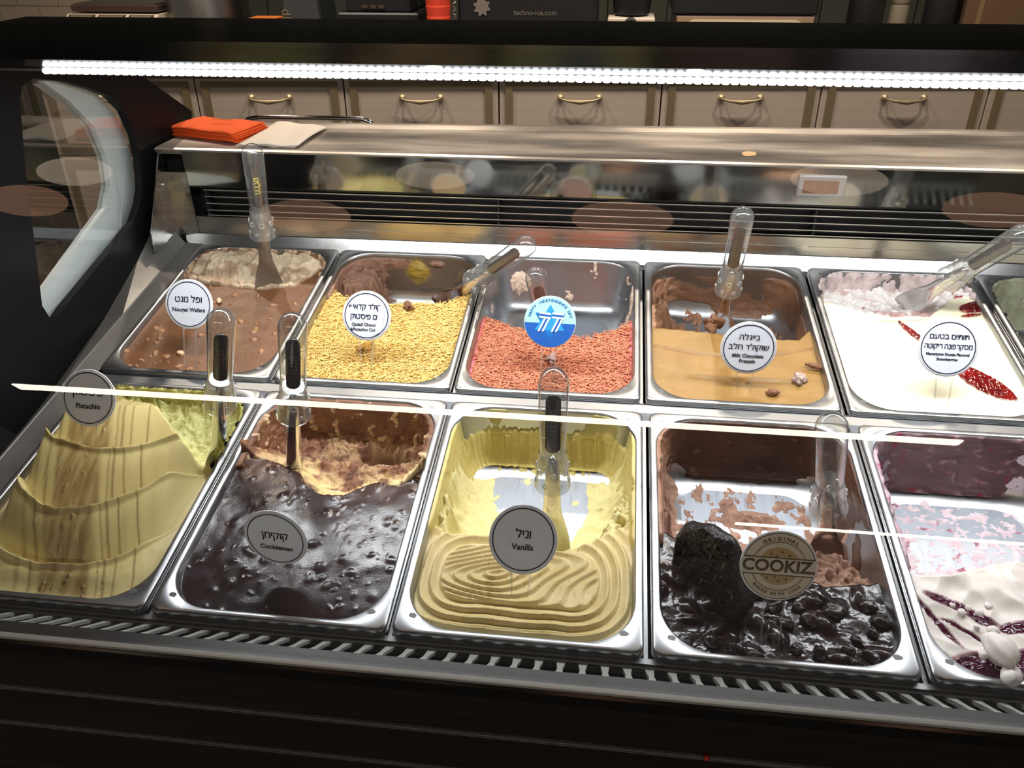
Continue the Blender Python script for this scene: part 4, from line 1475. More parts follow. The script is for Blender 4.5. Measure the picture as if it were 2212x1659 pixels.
choc = bpy.data.objects['chocolate_cookie_gelato']
rg = random.Random(5)
spots = [(.108, .094), (.130, .092), (.124, .078), (.150, .080), (.146, .097), (.168, .090), (.112, .066), (.136, .060), (.160, .066), (.185, .078),
         (.118, .042), (.142, .030), (.165, .028), (.188, .033), (.200, .046), (.210, .030), (.218, .056), (.196, .020), (.226, .070), (.060, .030), (.082, .026), (.100, .020), (.22, .088), (.043, .12), (.03, .1)]
for k, (a, b) in enumerate(spots):
    rock('chocolate_lump', None, None, None, (a + rg.uniform(-.002, .002), b, -.0140), rg.uniform(.0055, .0095), M['choc_lump'], k + 2,
         (rg.uniform(.8, 1.3), rg.uniform(.7, 1.1), .62), choc, .36)

# upright dark cookie
n_ = Vector((-.80, -.60, .10)).normalized()
cx = PANM @ Vector((.8315, .102, .003))
zq = n_.to_track_quat('Z', 'Y').to_matrix().to_4x4()
root = empty('dark_cookie', 'large dark brown cookie standing on edge in the chocolate gelato', 'cookie', None, Matrix.Translation(cx) @ zq)
nr, na = 26, 72
vs = []; fs = []
Rk, Tk = .0555, .0085
def ckh(a, b, s):
    return .0022 * float(torn(np.array([a]), np.array([b]), 45, s)[0]) + .0012 * float(ridged(np.array([a * .5]), np.array([b * 1.6]), 130, 2, s + 2)[0])
for side in (1, -1):
    for i in range(nr + 1):
        rr_ = Rk * i / nr
        for k in range(na):
            a = 2 * math.pi * k / na
            rj = rr_ * (1 + .03 * math.sin(a * 5 + 1) + .02 * math.sin(a * 11)) if i > nr - 3 else rr_
            edge = max(0, (i / nr - .86) / .14)
            x_, y_ = rj * math.cos(a), rj * math.sin(a)
            vs.append((x_, y_, side * (Tk * (1 - edge ** 2 * .8) + (ckh(x_, y_, 5 + side) if side > 0 or i % 2 == 0 else 0))))
N1 = (nr + 1) * na
for sd in (0, 1):
    for i in range(nr):
        for k in range(na):
            l = (k + 1) % na
            q = (sd * N1 + i * na + k, sd * N1 + (i + 1) * na + k, sd * N1 + (i + 1) * na + l, sd * N1 + i * na + l)
            fs.append(q if sd == 0 else q[::-1])
for k in range(na):
    l = (k + 1) % na
    fs.append((nr * na + k, N1 + nr * na + k, N1 + nr * na + l, nr * na + l))
nmesh('cookie_body', vs, fs, M['cookie_dark'], root, smooth=True)
for k in range(46):
    a = rg.uniform(0, 6.28); rr_ = Rk * math.sqrt(rg.uniform(0, .85))
    rock('chocolate_chip', None, None, None, (rr_ * math.cos(a), rr_ * math.sin(a), Tk + .0005), rg.uniform(.0018, .0042), M['chip'], k + 40,
         (rg.uniform(.4, .7), rg.uniform(1.0, 2.2), .55), root, .3)

for k in range(20):
    a = rg.uniform(0, 6.28); rr_ = Rk * math.sqrt(rg.uniform(0, .7))
    o = rock('sliver', None, None, None, (rr_ * math.cos(a), rr_ * math.sin(a), Tk + .0012), rg.uniform(.0030, .0065), M['sliver'], k + 90, (.14, 1.0, .12), root, .3)
    o.matrix_basis = Matrix.Translation((rr_ * math.cos(a), rr_ * math.sin(a), Tk + .0012)) @ Matrix.Rotation(rg.uniform(-.35, .35), 4, 'Z')

# crumbs, nuts, meringues
def crumb(name, label, loc, size, m, seed, st=(1, 1, .7), r_=.6, group=None, cat='crumb'):
    return rock(name, label, cat, group, loc, size, m, seed, st, None, r_)
crumb('almond', 'pale almond piece right of the Nougat Wafers label', (.100, .5745, -.006), .0055, M['almond'], 3, (1.3, .7, .5), .15, cat='nut')
crumb('almond', 'pale almond piece at the foot of the Nougat Wafers label', (.098, .437, -.007), .0055, M['almond'], 9, (1.2, .8, .6), .15, cat='nut')
crumb('gelato_crumb', 'pinkish brown crumb lying on the yellow strands', (.405, .582, -.006), .0080, M['crumb_b'], 5, (1, .8, .7), .9)
crumb('gelato_crumb', 'golden crumb at the foot of the film covered label', (.363, .476, -.008), .0080, M['crumb_k'], 6, (1.3, .9, .5), .9)
crumb('gelato_crumb', 'whitish crumb on the caramel gelato near the front right corner', (.973, .452, -.006), .0075, M['crumb_w'], 7, (.9, 1, .8), .9)
crumb('gelato_crumb', 'brown clump at the foot of the paddle in the caramel gelato', (.868, .573, -.004), .0125, M['crumb_b'], 8, (.9, .9, 1.0), .9)
crumb('gelato_crumb', 'brown flake standing on the caramel gelato right of the label', (.998, .482, -.006), .0060, M['crumb_b'], 10, (.6, 1.8, .6), .5)
crumb('gelato_crumb', 'brown peak on the front of the caramel gelato', (.934, .421, -.008), .0058, M['crumb_b'], 11, (1.2, .8, .8), .7)
crumb('gelato_crumb', 'pale pink clump among the orange-pink strands', (.634, .478, -.012), .0065, M['crumb_w'], 12, (1.3, .9, .6), .9)
MG = 'meringue pieces on the berry sauce'
def meringue(label, loc, size, seed, ridg=False):
    o = rock('meringue', label, 'meringue', MG, loc, size, M['meringue'], seed, (1.15, .9, .75), None, .18)
    if ridg:
        for v in o.data.vertices:
            a = math.atan2(v.co.y, v.co.z)
            v.co *= 1 + .10 * math.sin(a * 7)
    return o
meringue('large ridged meringue on the purple sauce', (1.0930, .0330, .010), .0150, 3, True)
meringue('smooth oval meringue at the front of the berry pan', (1.0960, .0105, .004), .0100, 6)
meringue('small meringue ball between the two large ones', (1.0780, .0310, .006), .0055, 8)
for k, (a, b, s_) in enumerate([(1.075, .082, .004), (1.083, .088, .003), (1.092, .083, .004), (1.068, .09, .0028), (1.103, .092, .004), (1.098, .062, .006), (1.084, .066, .003)]):
    rock('meringue_crumb', 'tiny white meringue crumb behind the large meringue', 'crumb', 'white meringue crumbs', (a, b, -.001), s_, M['meringue'], 20 + k)

# ---------------------------------------------------------------- the display case
XL, XR = -0.075, 1.60
case = empty('display_case', 'black framed gelato display case with curved front glass and a lit canopy', 'display case')
def W(y, z): return (y, z)


def pan2w(y, h):
    v = PANM @ Vector((0, y, h)); return (v.y, v.z)


# curved front glass
gA = np.array([-.1005, .917]); gB = np.array([.0035, 1.1221]); gD = np.array([.333, 1.344])
gC1 = gB + np.array([.452, .892]) * .10; gC2 = gD - np.array([.975, .22]) * .16
prof = [gA + (gB - gA) * t for t in np.linspace(0, 1, 8, endpoint=False)]
prof += [(1 - t) ** 3 * gB + 3 * (1 - t) ** 2 * t * gC1 + 3 * (1 - t) * t * t * gC2 + t ** 3 * gD for t in np.linspace(0, 1, 60)]
prof = np.array(prof)
vs = []; fs = []
for p in prof:
    vs += [(XL + .004, p[0], p[1]), (XR, p[0], p[1])]
for k in range(len(prof) - 1):
    fs.append((2 * k, 2 * k + 1, 2 * k + 3, 2 * k + 2))
nmesh('front_glass', vs, fs, M['glass'], case, smooth=True)

# canopy
MB().prism([(.330, 1.349), (.540, 1.349), (.540, 1.335), (.430, 1.326), (.392, 1.318), (.366, 1.3155), (.346, 1.326)], XL, XR).build('canopy', M['black'], case)
led = MB().box(.045, XR, .370, .389, 1.3085, 1.3165).build('led_bar', M['alu'], case)
MB().box(-.012, .045, .372, .380, 1.309, 1.312).build('led_cable', M['alu'], led)
chip_me = None
for k in range(146):
    x_ = .052 + k * .0096
    if x_ > 1.47: break
    if chip_me is None:
        o = MB().box(-.0044, .0044, -.0030, .0030, -.0029, .0029, c=.0016).build('led_chip', M['led'], led)
        chip_me = o.data
        o.matrix_basis = Matrix.Translation((x_, .3695, 1.3100))
    else:
        link(bpy.data.objects.new('led_chip', chip_me), led, Matrix.Translation((x_, .3695, 1.3100)))

# rear: riser, vent louvre, polished fascia, shelf
YB = .7515
yl, zl = pan2w(.7415, -.006)
MB().prism([(YB - .0135, .9545), (YB - .0015, .9765), (YB + .001, .9785), (YB + .001, .950)], -.033, XR).build('rear_ledge', M['ledge'], case)
MB().prism([(YB, .9745), (YB, 1.0075), (YB + .012, 1.0075), (YB + .012, .9745)], -.010, XR).build('riser_panel', M['steel_brushed'], case)
for k, xx_ in enumerate(GU[1:6]):
    MB().box(xx_ + .006, (GU[k + 2] if k + 2 < 7 else XR) - .006, YB - .0015, YB + .0005, .9905, .9925).build('riser_clip', M['steel_brushed'], case)
MB().box(-.010, XR, YB + .030, YB + .036, 1.005, 1.066).build('vent_back', M['vent_black'], case)
MB().box(-.010, XR, YB, YB + .03, 1.0585, 1.0625).build('vent_head', M['black'], case)
for zz in (1.0553, 1.0437, 1.0318, 1.0200, 1.0110):
    MB().prism([(YB - .001, zz - .0006), (YB - .001, zz + .0008), (YB + .026, zz - .010), (YB + .026, zz - .0112)], .014, XR).build('louvre_slat', M['vent_slat'] if 'vent_slat' in M else M['steel_plate'], case)
for xx_ in (.012, .52, 1.03):
    MB().box(xx_, xx_ + .003, YB + .004, YB + .028, 1.006, 1.060).build('slat_rib', M['vent_black'], case)
MB().box(-.012, XR, YB - .001, YB + .010, 1.0620, 1.1230).build('fascia', M['steel_mirror'], case)
MB().prism([(YB - .0025, 1.1215), (YB - .0025, 1.1232), (YB + .003, 1.1250), (.955, 1.1240), (.972, 1.1275), (.985, 1.1275), (.985, 1.112), (YB + .003, 1.114)], -.058, XR).build('shelf', M['shelf'], case)
for v_ in bpy.data.objects['shelf'].data.vertices:
    if v_.co.y > .9: v_.co.y += -.048 if v_.co.x < 0 else .030
# thermometer display
M['lcd_face'] = mat('lcd_face', S(110, 78, 60), 0.35)
M['lcd_dig'] = mat('lcd_digit', S(150, 116, 92), 0.4)
th = MB().box(.9935, 1.0655, YB - .006, YB, 1.0765, 1.1085, c=.001).build('thermometer', M['thermo'] if 'thermo' in M else M['alu'], case)
MB().box(1.0015, 1.0545, YB - .0068, YB - .005, 1.0815, 1.1020).build('display', M['lcd_face'], th)
MB().box(1.019, 1.0198, YB - .0073, YB - .006, 1.088, 1.096).box(1.034, 1.0348, YB - .0073, YB - .006, 1.088, 1.096).build('digits', M['lcd_dig'], th)

# left bracket
MB().prism([(.6617, 1.0061), (.7379, 1.1199), (.7500, 1.1199), (.7496, 1.0849), (.7471, .9569), (.6560, .975)], -.047, -.045).build('end_bracket', M['steel_brushed'], case)
nmesh('bracket_flange', [(-.045, .7471, .9569), (-.0088, .7505, .9585), (-.0105, .7505, 1.0846), (-.045, .7490, 1.0849)], [(0, 1, 2, 3)], M['steel_brushed'], case)
MB().lathe([(.0001, .004), (.0028, .0036), (.0042, .0015), (.0042, 0)][::-1], 14, Matrix.Translation((-.045, .727, 1.070)) @ Matrix.Rotation(math.radians(90), 4, 'Y')).build('screw', M['chrome'], case, smooth=True)

# left side strip: steel flange between the pans and the end panel
edge = [(-.10, -.062), (.0, -.058), (.10, -.050), (.234, -.0312), (.337, -.028), (.513, -.0128), (.694, .0330), (.76, .055)]
ew = [(-.12, .690), (-.02, .765), (.08, .815), (.165, .838), (.234, .855), (.337, .874), (.513, .919), (.640, .968), (.694, .994), (.735, 1.010)]
vs = []; fs = []
for k, (yw, zw) in enumerate(ew):
    yp = (yw - 0.0) / math.cos(TILT) - .00
    a = PANM @ Vector((.0015, yp, -.004)); b = PANM @ Vector((-.030, yp, -.003)); b2 = PANM @ Vector((-.0315, yp, -.0015)); c_ = Vector((-.066, yw, zw))
    vs += [tuple(a), tuple(b), tuple(b2), tuple(c_)]
for k in range(len(ew) - 1):
    for j in range(3):
        fs.append((4 * k + j, 4 * k + 4 + j, 4 * k + 5 + j, 4 * k + 1 + j))
nmesh('side_flange', vs, fs, M['side_steel'] if 'side_steel' in M else M['steel_brushed'], case)

# end panel: dark plate with a glazed opening, pale trim outside
outer = [(-.112, .60), (.99, .60), (.99, 1.105), (.906, 1.127), (.916, 1.150), (.777, 1.234), (.60, 1.285), (.54, 1.335), (.333, 1.344)]
outer += [tuple(p) for p in prof[::-6]]
opening = [(.469, 1.257), (.481, 1.272), (.509, 1.277), (.57, 1.262), (.631, 1.240), (.672, 1.222), (.700, 1.195), (.714, 1.155), (.713, 1.115), (.700, 1.072), (.683, 1.050), (.653, 1.028),
           (.434, .975), (.414, .968), (.400, .976), (.393, .997), (.410, 1.060), (.443, 1.182)]
import bmesh
from mathutils.geometry import delaunay_2d_cdt
def plate_with_hole(name, out, hole, xa, xb, m, parent):
    n1, n2 = len(out), len(hole)
    pts = [Vector(p) for p in out] + [Vector(p) for p in hole]
    ed = [(i, (i + 1) % n1) for i in range(n1)] + [(n1 + i, n1 + (i + 1) % n2) for i in range(n2)]
    r = delaunay_2d_cdt(pts, ed, [list(range(n1)), list(range(n1, n1 + n2))], 1, 1e-6)
    V, F = r[0], r[2]
    def inside(p, poly):
        c_ = False; j = len(poly) - 1
        for i in range(len(poly)):
            (xi, yi), (xj, yj) = poly[i], poly[j]
            if (yi > p[1]) != (yj > p[1]) and p[0] < (xj - xi) * (p[1] - yi) / (yj - yi) + xi: c_ = not c_
            j = i
        return c_
    keep = []
    for f in F:
        cx_ = sum(V[i].x for i in f) / len(f); cy_ = sum(V[i].y for i in f) / len(f)
        if not inside((cx_, cy_), hole) and inside((cx_, cy_), out): keep.append(tuple(f))
    nv = len(V)
    vs = [(xb, v.x, v.y) for v in V] + [(xa, v.x, v.y) for v in V]
    fs = keep + [tuple(i + nv for i in f[::-1]) for f in keep]
    cnt = {}
    for f in keep:
        for i in range(len(f)):
            e = (f[i], f[(i + 1) % len(f)]); cnt[e] = 1
    for (a, b) in list(cnt):
        if (b, a) not in cnt: fs.append((b, a, a + nv, b + nv))
    o = nmesh(name, vs, fs, m, parent)
    bm = bmesh.new(); bm.from_mesh(o.data); bmesh.ops.recalc_face_normals(bm, faces=bm.faces); bm.to_mesh(o.data); bm.free()
    return o
ep = plate_with_hole('end_panel', outer, opening, -.078, -.066, M['black_panel'], case)
nmesh('end_window', [(-.0735, a_, b_) for a_, b_ in opening], [tuple(range(len(opening)))], M['side_glass'], ep)
band_o = [(.57, 1.262), (.64, 1.250), (.700, 1.215), (.735, 1.170), (.745, 1.110), (.733, 1.045), (.700, 1.010), (.46, .925), (.40, .900), (.36, .95), (.43, .985), (.640, 1.055), (.668, 1.085), (.676, 1.13), (.662, 1.180), (.62, 1.225)]
MB().prism(band_o, -.108, -.100).build('window_trim', M['white_pvc'], ep)
MB().prism([(p[0] * 1.0 + .012, p[1] - .006) for p in band_o], -.124, -.109).build('outer_trim', M['white_pvc'], ep)

# pan supports between and round the pans
MB().prism([pan2w(-.002, -.016), pan2w(-.002, -.0105), pan2w(.004, -.0105), pan2w(.004, -.016)], -.03, XR).build('pan_rail', M['rail'], case)
MB().prism([pan2w(.350, -.018), pan2w(.350, -.0125), pan2w(.389, -.0125), pan2w(.389, -.018)], -.03, XR).build('pan_rail', M['rail'], case)
MB().prism([pan2w(.730, -.018), pan2w(.730, -.0125), pan2w(.745, -.0125), pan2w(.745, -.018)], -.03, XR).build('pan_rail', M['rail'], case)
for g, ya, yb_ in [(g, .0, .358) for g in GL[1:5]] + [(g, .381, .739) for g in GU[1:6]]:
    q = MB().box(g - .0020, g + .0020, ya, yb_, -.0165, -.0135)
    o = q.build('pan_divider', M['rail'], case, mx=PANM)
MB().prism([pan2w(.352, -.012), pan2w(.362, -.006), pan2w(.378, -.006), pan2w(.388, -.012)], -.03, XR).build('middle_bar', M['rail'], case)

# front air grille: steel vanes running back and down, then the mirror strip up to the trim
FY, FZ = -.056, .8760
BY, BZ = -.0012, .8335
MB().box(XL, XR, -.060, .02, .79, .80).build('grille_tray', M['vent_black'], case)
MB().prism([(BY, BZ), (BY + .002, BZ + .0012), (BY + .002, BZ - .010), (BY, BZ - .010)], XL, XR).build('grille_rear_lip', M['front_steel'], case)
MB().prism([(FY - .001, FZ), (FY + .0012, FZ - .0010), (FY + .0012, FZ - .008), (FY - .001, FZ - .008)], XL, XR).build('grille_front_lip', M['front_steel'], case)
vane_me = None
for k in range(88):
    x_ = -.0585 + k * .0212
    if x_ > XR - .01: break
    if vane_me is None:
        o = MB().add([(-.0046, FY, FZ), (.0046, FY, FZ), (.0024, (FY + BY) / 2, (FZ + BZ) / 2), (.0046, BY, BZ), (-.0046, BY, BZ), (-.0024, (FY + BY) / 2, (FZ + BZ) / 2),
                      (-.0046, FY, FZ - .004), (.0046, FY, FZ - .004), (.0024, (FY + BY) / 2, (FZ + BZ) / 2 - .004), (.0046, BY, BZ - .004), (-.0046, BY, BZ - .004), (-.0024, (FY + BY) / 2, (FZ + BZ) / 2 - .006)],
                     [(0, 1, 2, 5), (5, 2, 3, 4), (0, 6, 7, 1), (1, 7, 8, 2), (2, 8, 9, 3), (3, 9, 10, 4), (4, 10, 11, 5), (5, 11, 6, 0), (6, 11, 8, 7), (11, 10, 9, 8)]).build('grille_vane', M['front_steel'], case)
        vane_me = o.data
        o.matrix_basis = Matrix.Translation((x_, 0, 0))
    else:
        link(bpy.data.objects.new('grille_vane', vane_me), case, Matrix.Translation((x_, 0, 0)))
MB().prism([(FY, FZ + .0004), (-.0960, .9130), (-.0975, .9115), (FY - .002, FZ - .002)], XL, XR).build('inner_front_panel', M['steel_inner'] if 'steel_inner' in M else M['steel_mirror'], case)
MB().prism([(-.0965, .9125), (-.0985, .9165), (-.1025, .9150), (-.1025, .9120)], XL, XR).build('trim_line', M['front_steel'], case)
MB().prism([(-.1000, .9130), (-.1060, .9115), (-.1060, .9000), (-.0950, .9000)], XL, XR).build('front_trim', M['black'], case)
MB().box(XL, XR, -.1040, -.095, .8988, .9000).build('trim_line', M['thin_line'], case)
MB().box(XL, XR, -.1020, -.070, .8500, .8988, c=.001).build('front_board', M['board'], case)
MB().box(XL, XR, -.1030, -.090, .8470, .8485).build('trim_line', M['thin_line'], case)
MB().box(XL, XR, -.1030, -.090, .8447, .8455).build('trim_line', M['thin_line'], case)
MB().box(XL, XR, -.1020, -.070, .7980, .8447, c=.001).build('front_board', M['board'], case)
MB().box(XL, XR, -.1030, -.085, .7962, .7972).build('trim_line', M['thin_line'], case)
MB().box(XL, XR, -.1030, -.085, .7935, .7943).build('trim_line', M['thin_line'], case)
MB().prism([(-.101, .7935), (-.101, .05), (-.09, .0), (-.07, .0), (-.07, .7935)], XL, XR).build('front_base', M['board'], case)
MB().box(XL + .01, XR, -.068, .97, 0.0, .735).build('case_body', M['dark'], case)
MB().box(XL + .01, XR, YB + .04, .97, .735, 1.11).build('rear_body', M['dark'], case)
# handrail behind the shelf
pts = []
for xx_, zz in ((-.005, 1.09), (-.005, 1.112), (.006, 1.121), (.029, 1.1255), (.13, 1.1262), (.230, 1.126), (.246, 1.121), (.2555, 1.111), (.2555, 1.09)):
    pts.append((xx_, .992, zz))
MB().tube(pts, .0042, 10).build('rear_handle', M['chrome'], case, smooth=True)

o = rock('red_bead', 'tiny red bead on the front ledge of the case', 'bead', None, (0, 0, 0), .0026, mat('bead_red', S(190, 50, 40), 0.4), 3, (1, 1, 1), None, .05)
o.matrix_basis = Matrix.Translation((.8125, -.1045, .8505))

# ---------------------------------------------------------------- napkins on the shelf
def napkin(name, label, poly, z, thick, m, seed, group=None, droop=.0):
    """a folded paper napkin: rounded quad with slightly wavy layers"""
    nx_ = 14; vs = []; fs = []
    P00, P10, P11, P01 = [Vector((p[0], p[1], 0)) for p in poly]
    rgn = random.Random(seed)
    for s in (0, 1):
        for i in range(nx_ + 1):
            for j in range(nx_ + 1):
                u, v = i / nx_, j / nx_
                p = (P00 * (1 - u) + P10 * u) * (1 - v) + (P01 * (1 - u) + P11 * u) * v
                wv = .0016 * math.sin(u * 5 + seed) * math.sin(v * 4 + seed * 2) + .0012 * math.sin(u * 11 + v * 3 + seed)
                ed = min(u, 1 - u, v, 1 - v)
                th_ = thick * (1 - .75 * max(0, 1 - ed / .08) ** 2)
                zz = z + (wv if s else wv * .8) + (th_ if s else 0) + droop * (u - .5) ** 2 * 4 + .0015
                vs.append((p.x, p.y, zz))
    n = (nx_ + 1) ** 2
    for i in range(nx_):
        for j in range(nx_):
            a = i * (nx_ + 1) + j
            fs.append((a + n, a + n + nx_ + 1, a + n + nx_ + 2, a + n + 1))
            fs.append((a, a + 1, a + nx_ + 2, a + nx_ + 1))
    for i in range(nx_):
        for (a, b) in ((i * (nx_ + 1), (i + 1) * (nx_ + 1)), ((i + 1) * (nx_ + 1) + nx_, i * (nx_ + 1) + nx_), (i + 1, i), (nx_ * (nx_ + 1) + i, nx_ * (nx_ + 1) + i + 1)):
            fs.append((a, b, b + n, a + n))
    o = nmesh(name, vs, fs, m, None, None, True)
    bm = bmesh.new(); bm.from_mesh(o.data); bmesh.ops.recalc_face_normals(bm, faces=bm.faces); bm.to_mesh(o.data); bm.free()
    return tag(o, label, 'napkin', group)


GO = 'orange paper napkins on the shelf'
oq = [(-.0767, .8347), (.0696, .7814), (.0855, .886), (-.0403, .9038)]
for k in range(6):
    dxk = rg.uniform(-.004, .004); dyk = rg.uniform(-.002, .003)
    q = [(p[0] + dxk, p[1] + dyk + .001) for p in oq]
    o = napkin('orange_napkin', 'folded orange paper napkin in the lower layers of the orange pile' if k < 5 else 'topmost folded orange paper napkin with a small print', q,
               1.1245 + k * .0030, .0026, M['orange'], 4 + k * .05, GO)
pr_ = text('VENEZIA', .0085, M['print'], o, .018, .858, 1.1492, rot=-.12, sx=1.3)
GW = 'white paper napkins on the shelf'
wq = [(.078, .767), (.182, .7685), (.186, .9126), (.080, .9401)]
for k in range(3):
    q = [(p[0] + (k - 1) * .005, p[1] + (1 - k) * .003) for p in wq]
    napkin('white_napkin', 'folded white paper napkin beside the orange pile' if k < 2 else 'topmost white paper napkin beside the orange pile', q,
           1.1240 + k * .0022, .0018, M['napkin'], 9 + k * .1, GW)

# ---------------------------------------------------------------- back counter: drawer cabinets
YF = 2.40
gx = [-1.86, -1.30, -.7514, -.2340, .3008, .8572, 1.3964, 1.9569, 2.52, 3.0]
YAW = math.atan(.09)
def cabinet(x0, x1, label):
    root = empty('drawer_cabinet', label, 'cabinet', 'row of wooden drawer cabinets', Matrix.Translation((x0, YF + (x0 - .55) * .09, 0)) @ Matrix.Rotation(YAW, 4, 'Z'))
    w_ = (x1 - x0) / math.cos(YAW)
    MB().box(.003, w_ - .003, .022, .56, .08, .975).build('cabinet_body', M['cab'], root)
    MB().box(.02, w_ - .02, .06, .5, 0, .08).build('plinth', M['dark'], root)
    z = .965; first = True
    for hgt in (.27, .30, .30):
        dr = MB().box(.0025, w_ - .0025, .002, .022, z - hgt + .003, z - .001, c=.0015).build('drawer', M['cab'], root)
        a, b, c0, c1 = .022, w_ - .022, z - hgt + .022, z - .010
        t_ = .026
        for poly in ([(a, c1), (b, c1), (b - t_, c1 - t_ * .75), (a + t_, c1 - t_ * .75)], [(a, c0), (a + t_, c0 + t_), (b - t_, c0 + t_), (b, c0)],
                     [(a, c0), (a, c1), (a + t_, c1 - t_ * .75), (a + t_, c0 + t_)], [(b, c0), (b - t_, c0 + t_), (b - t_, c1 - t_ * .75), (b, c1)]):
            MB().prism(poly, -.004, .003, 'y').build('moulding', M['mould'], dr)
        # bow handle
        zc = z - .068; xc = w_ / 2
        hb = MB()
        for s in (-1, 1):
            hb.lathe([(.011, 0), (.0125, .004), (.010, .008), (.005, .012), (.004, .024)], 14, Matrix.Translation((xc + s * .066, .001, zc + .004)) @ Matrix.Rotation(math.radians(90), 4, 'X'))
        hb.tube([(xc - .066, -.022, zc + .004), (xc - .045, -.027, zc - .002), (xc, -.030, zc - .006), (xc + .045, -.027, zc - .002), (xc + .066, -.022, zc + .004)],
                [.003, .0045, .0085, .0045, .003], 10)
        hb.build('handle', M['brass'], dr, smooth=True)
        z -= hgt
    return root


NTH = ['', 'drawer cabinet of which only a sliver shows beside the black end panel', 'drawer cabinet right behind the orange and white napkins',
       'drawer cabinet just right of the one behind the napkins', 'drawer cabinet in the middle of the row', 'drawer cabinet just right of the middle one',
       'drawer cabinet behind the thermometer display of the case', 'drawer cabinet cut off by the right edge of the picture']
for k in range(1, 8):
    cabinet(gx[k], gx[k + 1], NTH[k])
MB_ct = MB().box(-2.4, 1.95, -.02, .66, .975, 1.005, c=.003)
tag(MB_ct.build('back_worktop', M['counter'], None, Matrix.Translation((.55, YF, 0)) @ Matrix.Rotation(YAW, 4, 'Z')), 'dark worktop over the drawer cabinets, machines standing on it', 'worktop')
CT = 1.005

# appliances on the worktop (only their lower parts are in view)
YM = YF + .12
M['scale_white'] = mat('scale_plastic', S(214, 200, 178), 0.45)
M['scale_lcd'] = mat('scale_display', S(120, 112, 96), 0.3)
M['scale_edge'] = mat('scale_rim', S(70, 54, 50), 0.4)
r = empty('weighing_scale', 'beige weighing scale with three small displays, far left of the back worktop', 'scale', None, Matrix.Translation((-1.35, YM, CT)))
MB().prism([(0, 0), (0, .095), (.06, .130), (.26, .130), (.26, 0)], 0, .36).build('scale_body', M['scale_white'], r)
ang = math.atan2(.035, .06)
for k, (a, b) in enumerate(((.012, .115), (.13, .235), (.25, .345))):
    p = MB().prism([(.006, .0996), (.054, .1276), (.052, .1290), (.004, .1010)], a, b); p.build('display', M['scale_edge'], r)
    MB().prism([(.012, .1050), (.048, .1260), (.046, .1275), (.010, .1065)], a + .008, b - .008).build('display_window', M['scale_lcd'], r)
MB().box(.01, .35, .07, .27, .137, .160, c=.004).build('scale_plate', M['scale_edge'], r)
MB().box(.02, .34, .08, .26, .160, .164).build('plate_top', M['steel_plate'], r)
r = empty('metal_canister', 'large brushed metal canister on the back worktop', 'canister', None, Matrix.Translation((-.85, YM + .18, CT)))
MB().lathe([(.14, 0), (.15, .01), (.15, .40), (.145, .41)], 40).build('canister_body', M['canister'] if 'canister' in M else M['steel_plate'], r, smooth=True)
r = empty('orange_box', 'small orange box on a paper, left of the middle of the worktop', 'box', None, Matrix.Translation((-.63, YM, CT)))
MB().box(0, .10, 0, .10, 0, .125, c=.002).build('box_body', mat('box_orange', S(200, 110, 50), .6), r)
r = empty('black_grinder', 'black machine with a row of small keys, beside the red cup stack', 'machine', None, Matrix.Translation((-.30, YM + .02, CT)))
MB().box(0, .30, 0, .30, 0, .145, c=.006).build('machine_body', M['dark'], r)
MB().box(.03, .27, .02, .28, .145, .32, c=.006).build('machine_head', M['dark'], r)
for k in range(3):
    MB().box(.09 + k * .03, .112 + k * .03, .012, .021, .158, .168).build('key', M['scale_edge'], r)
r = empty('grey_panel_machine', 'dark blue-grey upright machine panel with pale curly letters', 'machine', None, Matrix.Translation((-.535, YM + .1, CT)))
MB().prism([(.02, 0), (.15, 0), (.125, .45), (0, .45)], 0, .2, 'y').build('panel', mat('bluegrey', S(58, 62, 66), .5), r)
text('dlic', .05, M['scale_lcd'], r, .055, 0, 0, mx=Matrix.Translation((.02, -.002, .17)) @ Matrix.Rotation(math.pi / 2, 4, 'X') @ Matrix.Rotation(-math.pi / 2, 4, 'Z'))
M['cup'] = mat('red_cup', S(214, 70, 48), 0.45)
r = empty('cup_stack', 'stack of ribbed red paper cups on the back worktop', 'cup stack', None, Matrix.Translation((.073, YM + .0, CT)))
prof_c = []
for k in range(9):
    z_ = k * .035; prof_c += [(.033 + .0018 * k, z_), (.033 + .0018 * k + .003, z_ + .030)]
MB().lathe(prof_c, 36).build('cups', M['cup'], r, smooth=False)
r = empty('striped_jar', 'small jar with a striped lid in front of the red cups', 'jar', None, Matrix.Translation((.0, YM - .04, CT)))
MB().lathe([(.03, 0), (.034, .01), (.034, .09), (.026, .105), (.026, .118)], 24).build('jar_body', M['dark'], r, smooth=True)
for k in range(4):
    MB().box(-.022 + k * .012, -.016 + k * .012, -.036, -.030, .100, .125).build('stripe', M['scale_white'], r)
sp = []
for k in range(160):
    a = k * .6; sp.append((.006 * math.cos(a), .006 * math.sin(a), k * .0022))
tag(MB().tube(sp, .0012, 5).build('spring_cord', M['alu'], None, Matrix.Translation((.128, YM, CT))), 'coiled metal cord beside the red cup stack', 'cord')
r = empty('gelato_machine', 'wide black machine with a gear mark and pale lettering', 'machine', None, Matrix.Translation((.14, YM + .01, CT)))
MB().box(0, .48, 0, .35, 0, .45, c=.008).build('machine_body', M['dark'], r)
gm = []
for k in range(32):
    a = 2 * math.pi * k / 32; rr_ = .030 if (k // 2) % 2 else .022
    gm.append((.085 + rr_ * math.cos(a), .168 + rr_ * math.sin(a)))
MB().prism(gm, -.003, .001, 'y').build('gear_mark', mat('gear_grey', S(110, 104, 98), .5), r)
text('techno-ice.com', .024, mat('machine_letters', S(120, 112, 104), .5), r, .27, 0, 0, mx=Matrix.Translation((.0, -.002, .150)) @ Matrix.Rotation(math.pi / 2, 4, 'X'))
